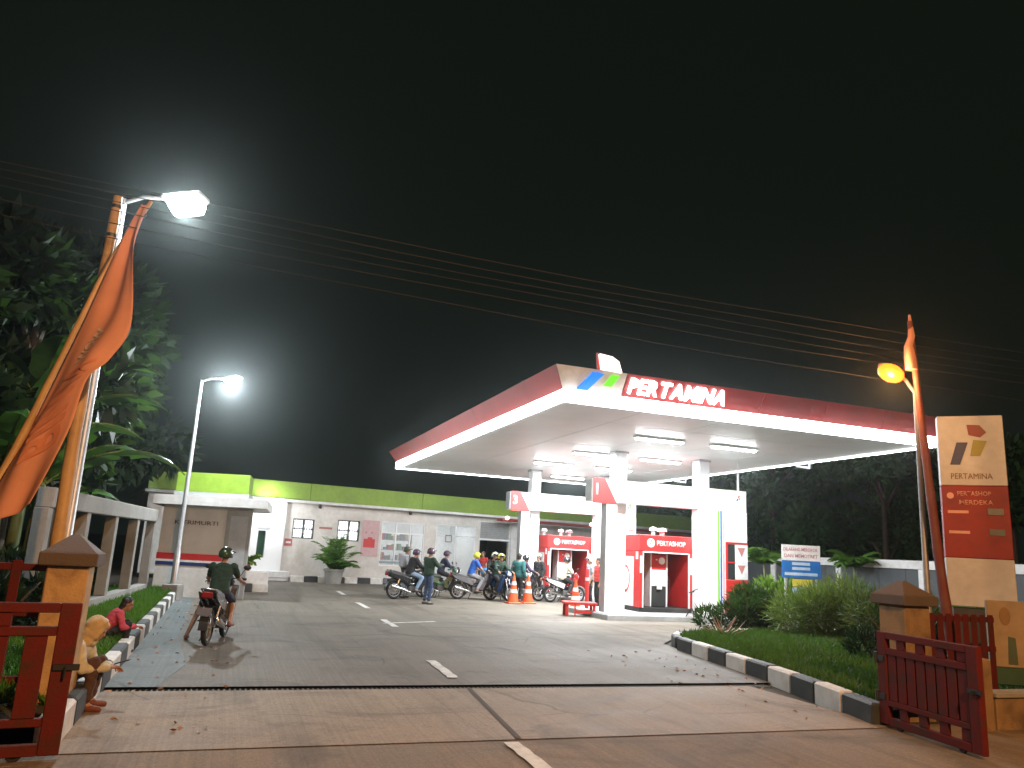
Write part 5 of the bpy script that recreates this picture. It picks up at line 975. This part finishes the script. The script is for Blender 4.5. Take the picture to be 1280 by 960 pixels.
        mb = MB(); mb.loft([[(.118 * math.cos(q) * f + .02, .128 * math.sin(q) * f, z) for q in [R(-62 + 12.4 * j) for j in range(11)]] + [((.118 * math.cos(q)) * f + .012, (.128 * math.sin(q) - .0) * f, z - .008) for q in [R(62 - 12.4 * j) for j in range(11)]] for f, z in ((1.0, .095), (1.25, .085), (1.42, .07))]); v = hd(mb, 'visor', HM['black'] if helmet != 'black' else HM['grey'])
    elif head == 'hijab':
        mb = MB(); s = len(mb.v); mb.ball((-.03, 0, .025), (.115, .105, .118), 16, k=10); mb.ball((-.03, 0, -.07), (.10, .11, .10), 14); mb.ball((.045, 0, -.125), (.055, .07, .05), 10); mb.ball((.0, 0, .075), (.095, .085, .066), 12)
        for sg in (-1, 1): mb.ball((.03, sg * .075, -.03), (.062, .030, .11), 10)
        mb.xf(Hm, s); mb.capsule(hed - Vector((.04, 0, .08)), .088, nek - Vector((.02, 0, .02)), .10); mb.ball(che.lerp(nek, .66) + Vector((.0, 0, .0)), (.125, .17, .075), 16); link('headscarf', remesh(mb, 'headscarf', CL['scarf'], vox * .8, 3, .009), t)
    else:
        mb = MB(); mb.ball((-.022, 0, .045), (.100, .088, .098), 14, k=9); mb.ball((-.055, 0, -.02), (.062, .080, .085), 12)
        if head == 'long': mb.ball((-.07, 0, -.11), (.05, .075, .12), 12)
        if head == 'cap': mb.ball((-.005, 0, .07), (.108, .092, .075), 14)
        mb.xf(Hm); link('hair', remesh(mb, 'hair', M_hair, vox * .8, 2, .006), t)
        if head == 'cap':
            mb = MB(); mb.ball((-.008, 0, .085), (.115, .10, .075), 16); mb.loft([[(.06 + q, -w, .075 - q * .12), (.06 + q, w, .075 - q * .12), (.06 + q, w, .065 - q * .12), (.06 + q, -w, .065 - q * .12)] for q, w in ((0, .095), (.09, .08), (.14, .04))]); hd(mb, 'cap', HM['white'])
    if scale != 1: t.scale = (scale,) * 3
    return t
def at(px, v=None, **k): pass
A = AZ
# rider coming in on the left, seen from behind
RB = Vector((-4.82, 13.75, .012)); RZ = R(97)
motorbike('black motorbike ridden in alone along the left kerb, seen from behind', RB, RZ, 'black', 'grey', group='motorbikes queueing for fuel')
person('motorcyclist in dark green shirt and shorts with one foot down on the left', RB, RZ, 'ride', 'darkgreen', 'navy', 'short', 'short', helmet='olive', shoes=M_sandal, over=dict(kn=((.16, .34, .62), (.22, -.19, .70)), an=((.02, .50, .095), (.02, -.22, .34))), vox=.013, scale=.94)
# the two sitting on the left kerb
person('seated woman in tan headscarf and cream top on the left kerb', W(-7.86, -5.86, -.0), A - R(6), 'sit', 'cream', 'brown', head='hijab', shoes=M_sandal, pitch=.55, vox=.012, scale=.90)
ph = tag(None or MB().cbox(0, .15, -.036, .036, 0, .010, .003).build('mobile_phone', M_dark, None), 'dark slim phone held in the hands of the seated woman', 'phone'); ph.location = W(-7.86, -5.86, 0) + Vector((.515 * math.cos(A - R(6)), .515 * math.sin(A - R(6)), .435)); ph.rotation_euler = (0, R(-18), A - R(6))
person('child in pink top and dark trousers sitting on the left kerb beyond the woman', W(-7.95, -2.05, .04), A + R(10), 'sit', 'pink', 'black', head='long', scale=.78, pitch=.3, vox=.013)
# waiting group by the lit shop window
b1 = W(-.35, 11.5, .012); motorbike('big dark motorbike nearest the lit shop window with two people around it', b1, A + R(12), 'black', 'black', sport=True, lean=R(-3))
person('person in dark green top and olive helmet standing behind the dark motorbike', W(-.48, 12.1, .012), A + R(-40), 'stand', 'darkgreen', 'grey', helmet='olive', vox=.017)
t = thing('backpack', 'grey backpack carried by the helmeted person behind the dark motorbike', 'bag', W(-.58, 11.87, 1.02), A - R(40)); mb = MB(); mb.cbox(-.12, .10, -.17, .17, 0, .46, .05); mb.build('pouch', CL['grey'], t, True); mb = MB(); mb.cbox(-.15, -.121, -.12, .12, .06, .24, .02); mb.build('front_pocket', CL['grey'], t, True)
person('rider in black jacket and pale jeans sitting on the dark motorbike', b1 + U * .05, A + R(12), 'ride', 'black', 'paleblue', helmet='purple', jacket=.015, vox=.017)
person('standing person in dark jacket and blue jeans in front of the motorbikes', W(-.30, 9.42, .012), A + R(25), 'stand', 'darkgreen', 'jeans', helmet='purple', yaw=.5, jacket=.02, over=dict(el=((.16, .26, 1.22), (.14, -.26, 1.18)), wr=((.40, .16, 1.26), (.38, -.14, 1.22))), vox=.016)
b2 = W(.95, 12.6, .012); motorbike('small green motorbike parked behind the standing person in blue jeans', b2, A + R(-8), 'green', 'green', lean=R(-6))
b3 = W(2.15, 12.35, .012); motorbike('grey motorbike with silver wheels ridden by the person in blue jersey', b3, A + R(2), 'black', 'grey')
person('rider in bright blue jersey with tan sleeves and yellow green helmet facing the pumps', b3, A + R(2), 'ride', 'blue', 'grey', sleeves='short', helmet='yellow', over=dict(wr=((.24, .28, 1.04), (.20, -.29, 1.02))), vox=.017)
person('person in red shirt standing in the dark roller door opening', W(4.45, 18.6, .012), A - R(140), 'stand', 'red', 'navy', sleeves='short', vox=.018)
person('small child in sky blue shirt and tan trousers beside the motorbikes', W(3.5, 15.3, .012), A - R(100), 'stand', 'skyblue', 'sand', sleeves='short', scale=.74, vox=.018)
b4 = W(2.95, 11.95, .012); motorbike('dark blue scooter behind the pair of cones', b4, A - R(72), 'black', 'blue')
person('rider in dark green jacket and yellow helmet on the blue scooter', b4, A - R(72), 'ride', 'darkgreen', 'black', helmet='yellow', jacket=.015, vox=.017)
person('pillion rider in black jacket and grey helmet behind the yellow helmeted rider', b4 - Vector((math.cos(A - R(72)), math.sin(A - R(72)), 0)) * .38 + Vector((0, 0, .04)), A - R(72), 'pillion', 'black', 'navy', helmet='grey', vox=.018)
b6 = W(4.05, 12.35, .012); motorbike('dark motorbike hidden behind the two orange cones', b6, A + R(6), 'black', 'black')
person('rider in purple jacket and black helmet behind the right hand cone', b6, A + R(6), 'ride', 'purple', 'black', helmet='black', vox=.018)
b7 = W(1.35, 13.6, .012); motorbike('dark motorbike in the back row in front of the glass shop door', b7, A + R(-4), 'black', 'black')
person('rider in navy shirt and purple helmet in the back row of motorbikes', b7, A + R(-4), 'ride', 'navy', 'black', helmet='purple', vox=.018)
b8 = W(-.1, 12.9, .012); motorbike('dark motorbike behind the big dark one near the shop window', b8, A + R(15), 'black', 'grey')
person('person in teal jacket with black hair standing between the two cones', W(3.60, 11.75, .012), A + R(35), 'stand', 'teal', 'black', vox=.017, jacket=.02)
person('person in white cap and long black clothes standing before the rear booth', W(4.76, 12.7, .012), A - R(160), 'stand', 'black', 'black', head='cap', vox=.017, jacket=.02)
b5 = W(5.62, 12.2, .012); motorbike('red and silver motorbike with shining exhaust at the rear pump', b5, A + R(10), 'black', 'white', shield='red')
person('rider in cream jacket and black helmet looking down on the red motorbike', b5 + U * .02, A + R(10), 'ride', 'cream', 'black', helmet='black', pitch=.25, jacket=.02, over=dict(wr=((.16, .10, 1.08), (.18, -.12, 1.08))), vox=.017)
person('standing person in grey shirt and white helmet behind the red post', W(5.90, 10.6, .012), A + R(170), 'stand', 'grey', 'black', sleeves='short', helmet='white', vox=.017)
person('attendant in red shirt and black trousers half hidden by the front portal post', W(5.43, 9.0, .012), A + R(180), 'stand', 'red', 'black', sleeves='short', vox=.017)

# fallen leaves and grit along the kerbs
n = 170; bl = []; 
while len(bl) < n:
    u = random.choice((random.uniform(-7.45, -6.2), random.uniform(-.2, 2.0))); v = random.uniform(-7.2, 8); 
    if u > -1 and (v > -1.2 or u > 1.0 + (v + 7.4) * .2 - .15): continue
    bl.append(tuple(W(u, v, .026)))
d = rng.normal(size=(n, 3)); d[:, 2] *= .12; tag(tri_cloud('fallen_leaf', bl, .05 + .05 * rng.random(n), .03, d, M_dry), 'dry fallen leaves scattered along the painted kerbs', 'leaves', kind='stuff')
# ------------------------------------------------------------------ thin haze added round the whole place to make the lamps glow
M_glow_haze = bpy.data.materials.new('glow_haze'); M_glow_haze.use_nodes = True; nt = M_glow_haze.node_tree
for nd in list(nt.nodes):
    if nd.type != 'OUTPUT_MATERIAL': nt.nodes.remove(nd)
pv = nt.nodes.new('ShaderNodeVolumePrincipled'); pv.inputs['Color'].default_value = (.80, .90, .88, 1); pv.inputs['Density'].default_value = .0013; pv.inputs['Anisotropy'].default_value = .925
nt.links.new(pv.outputs['Volume'], [n for n in nt.nodes if n.type == 'OUTPUT_MATERIAL'][0].inputs['Volume'])
mb = MB(); mb.box(-310, 310, -110, 420, -1.05, 13.5); tag(mb.build('added_glow_haze', M_glow_haze), kind='stuff')
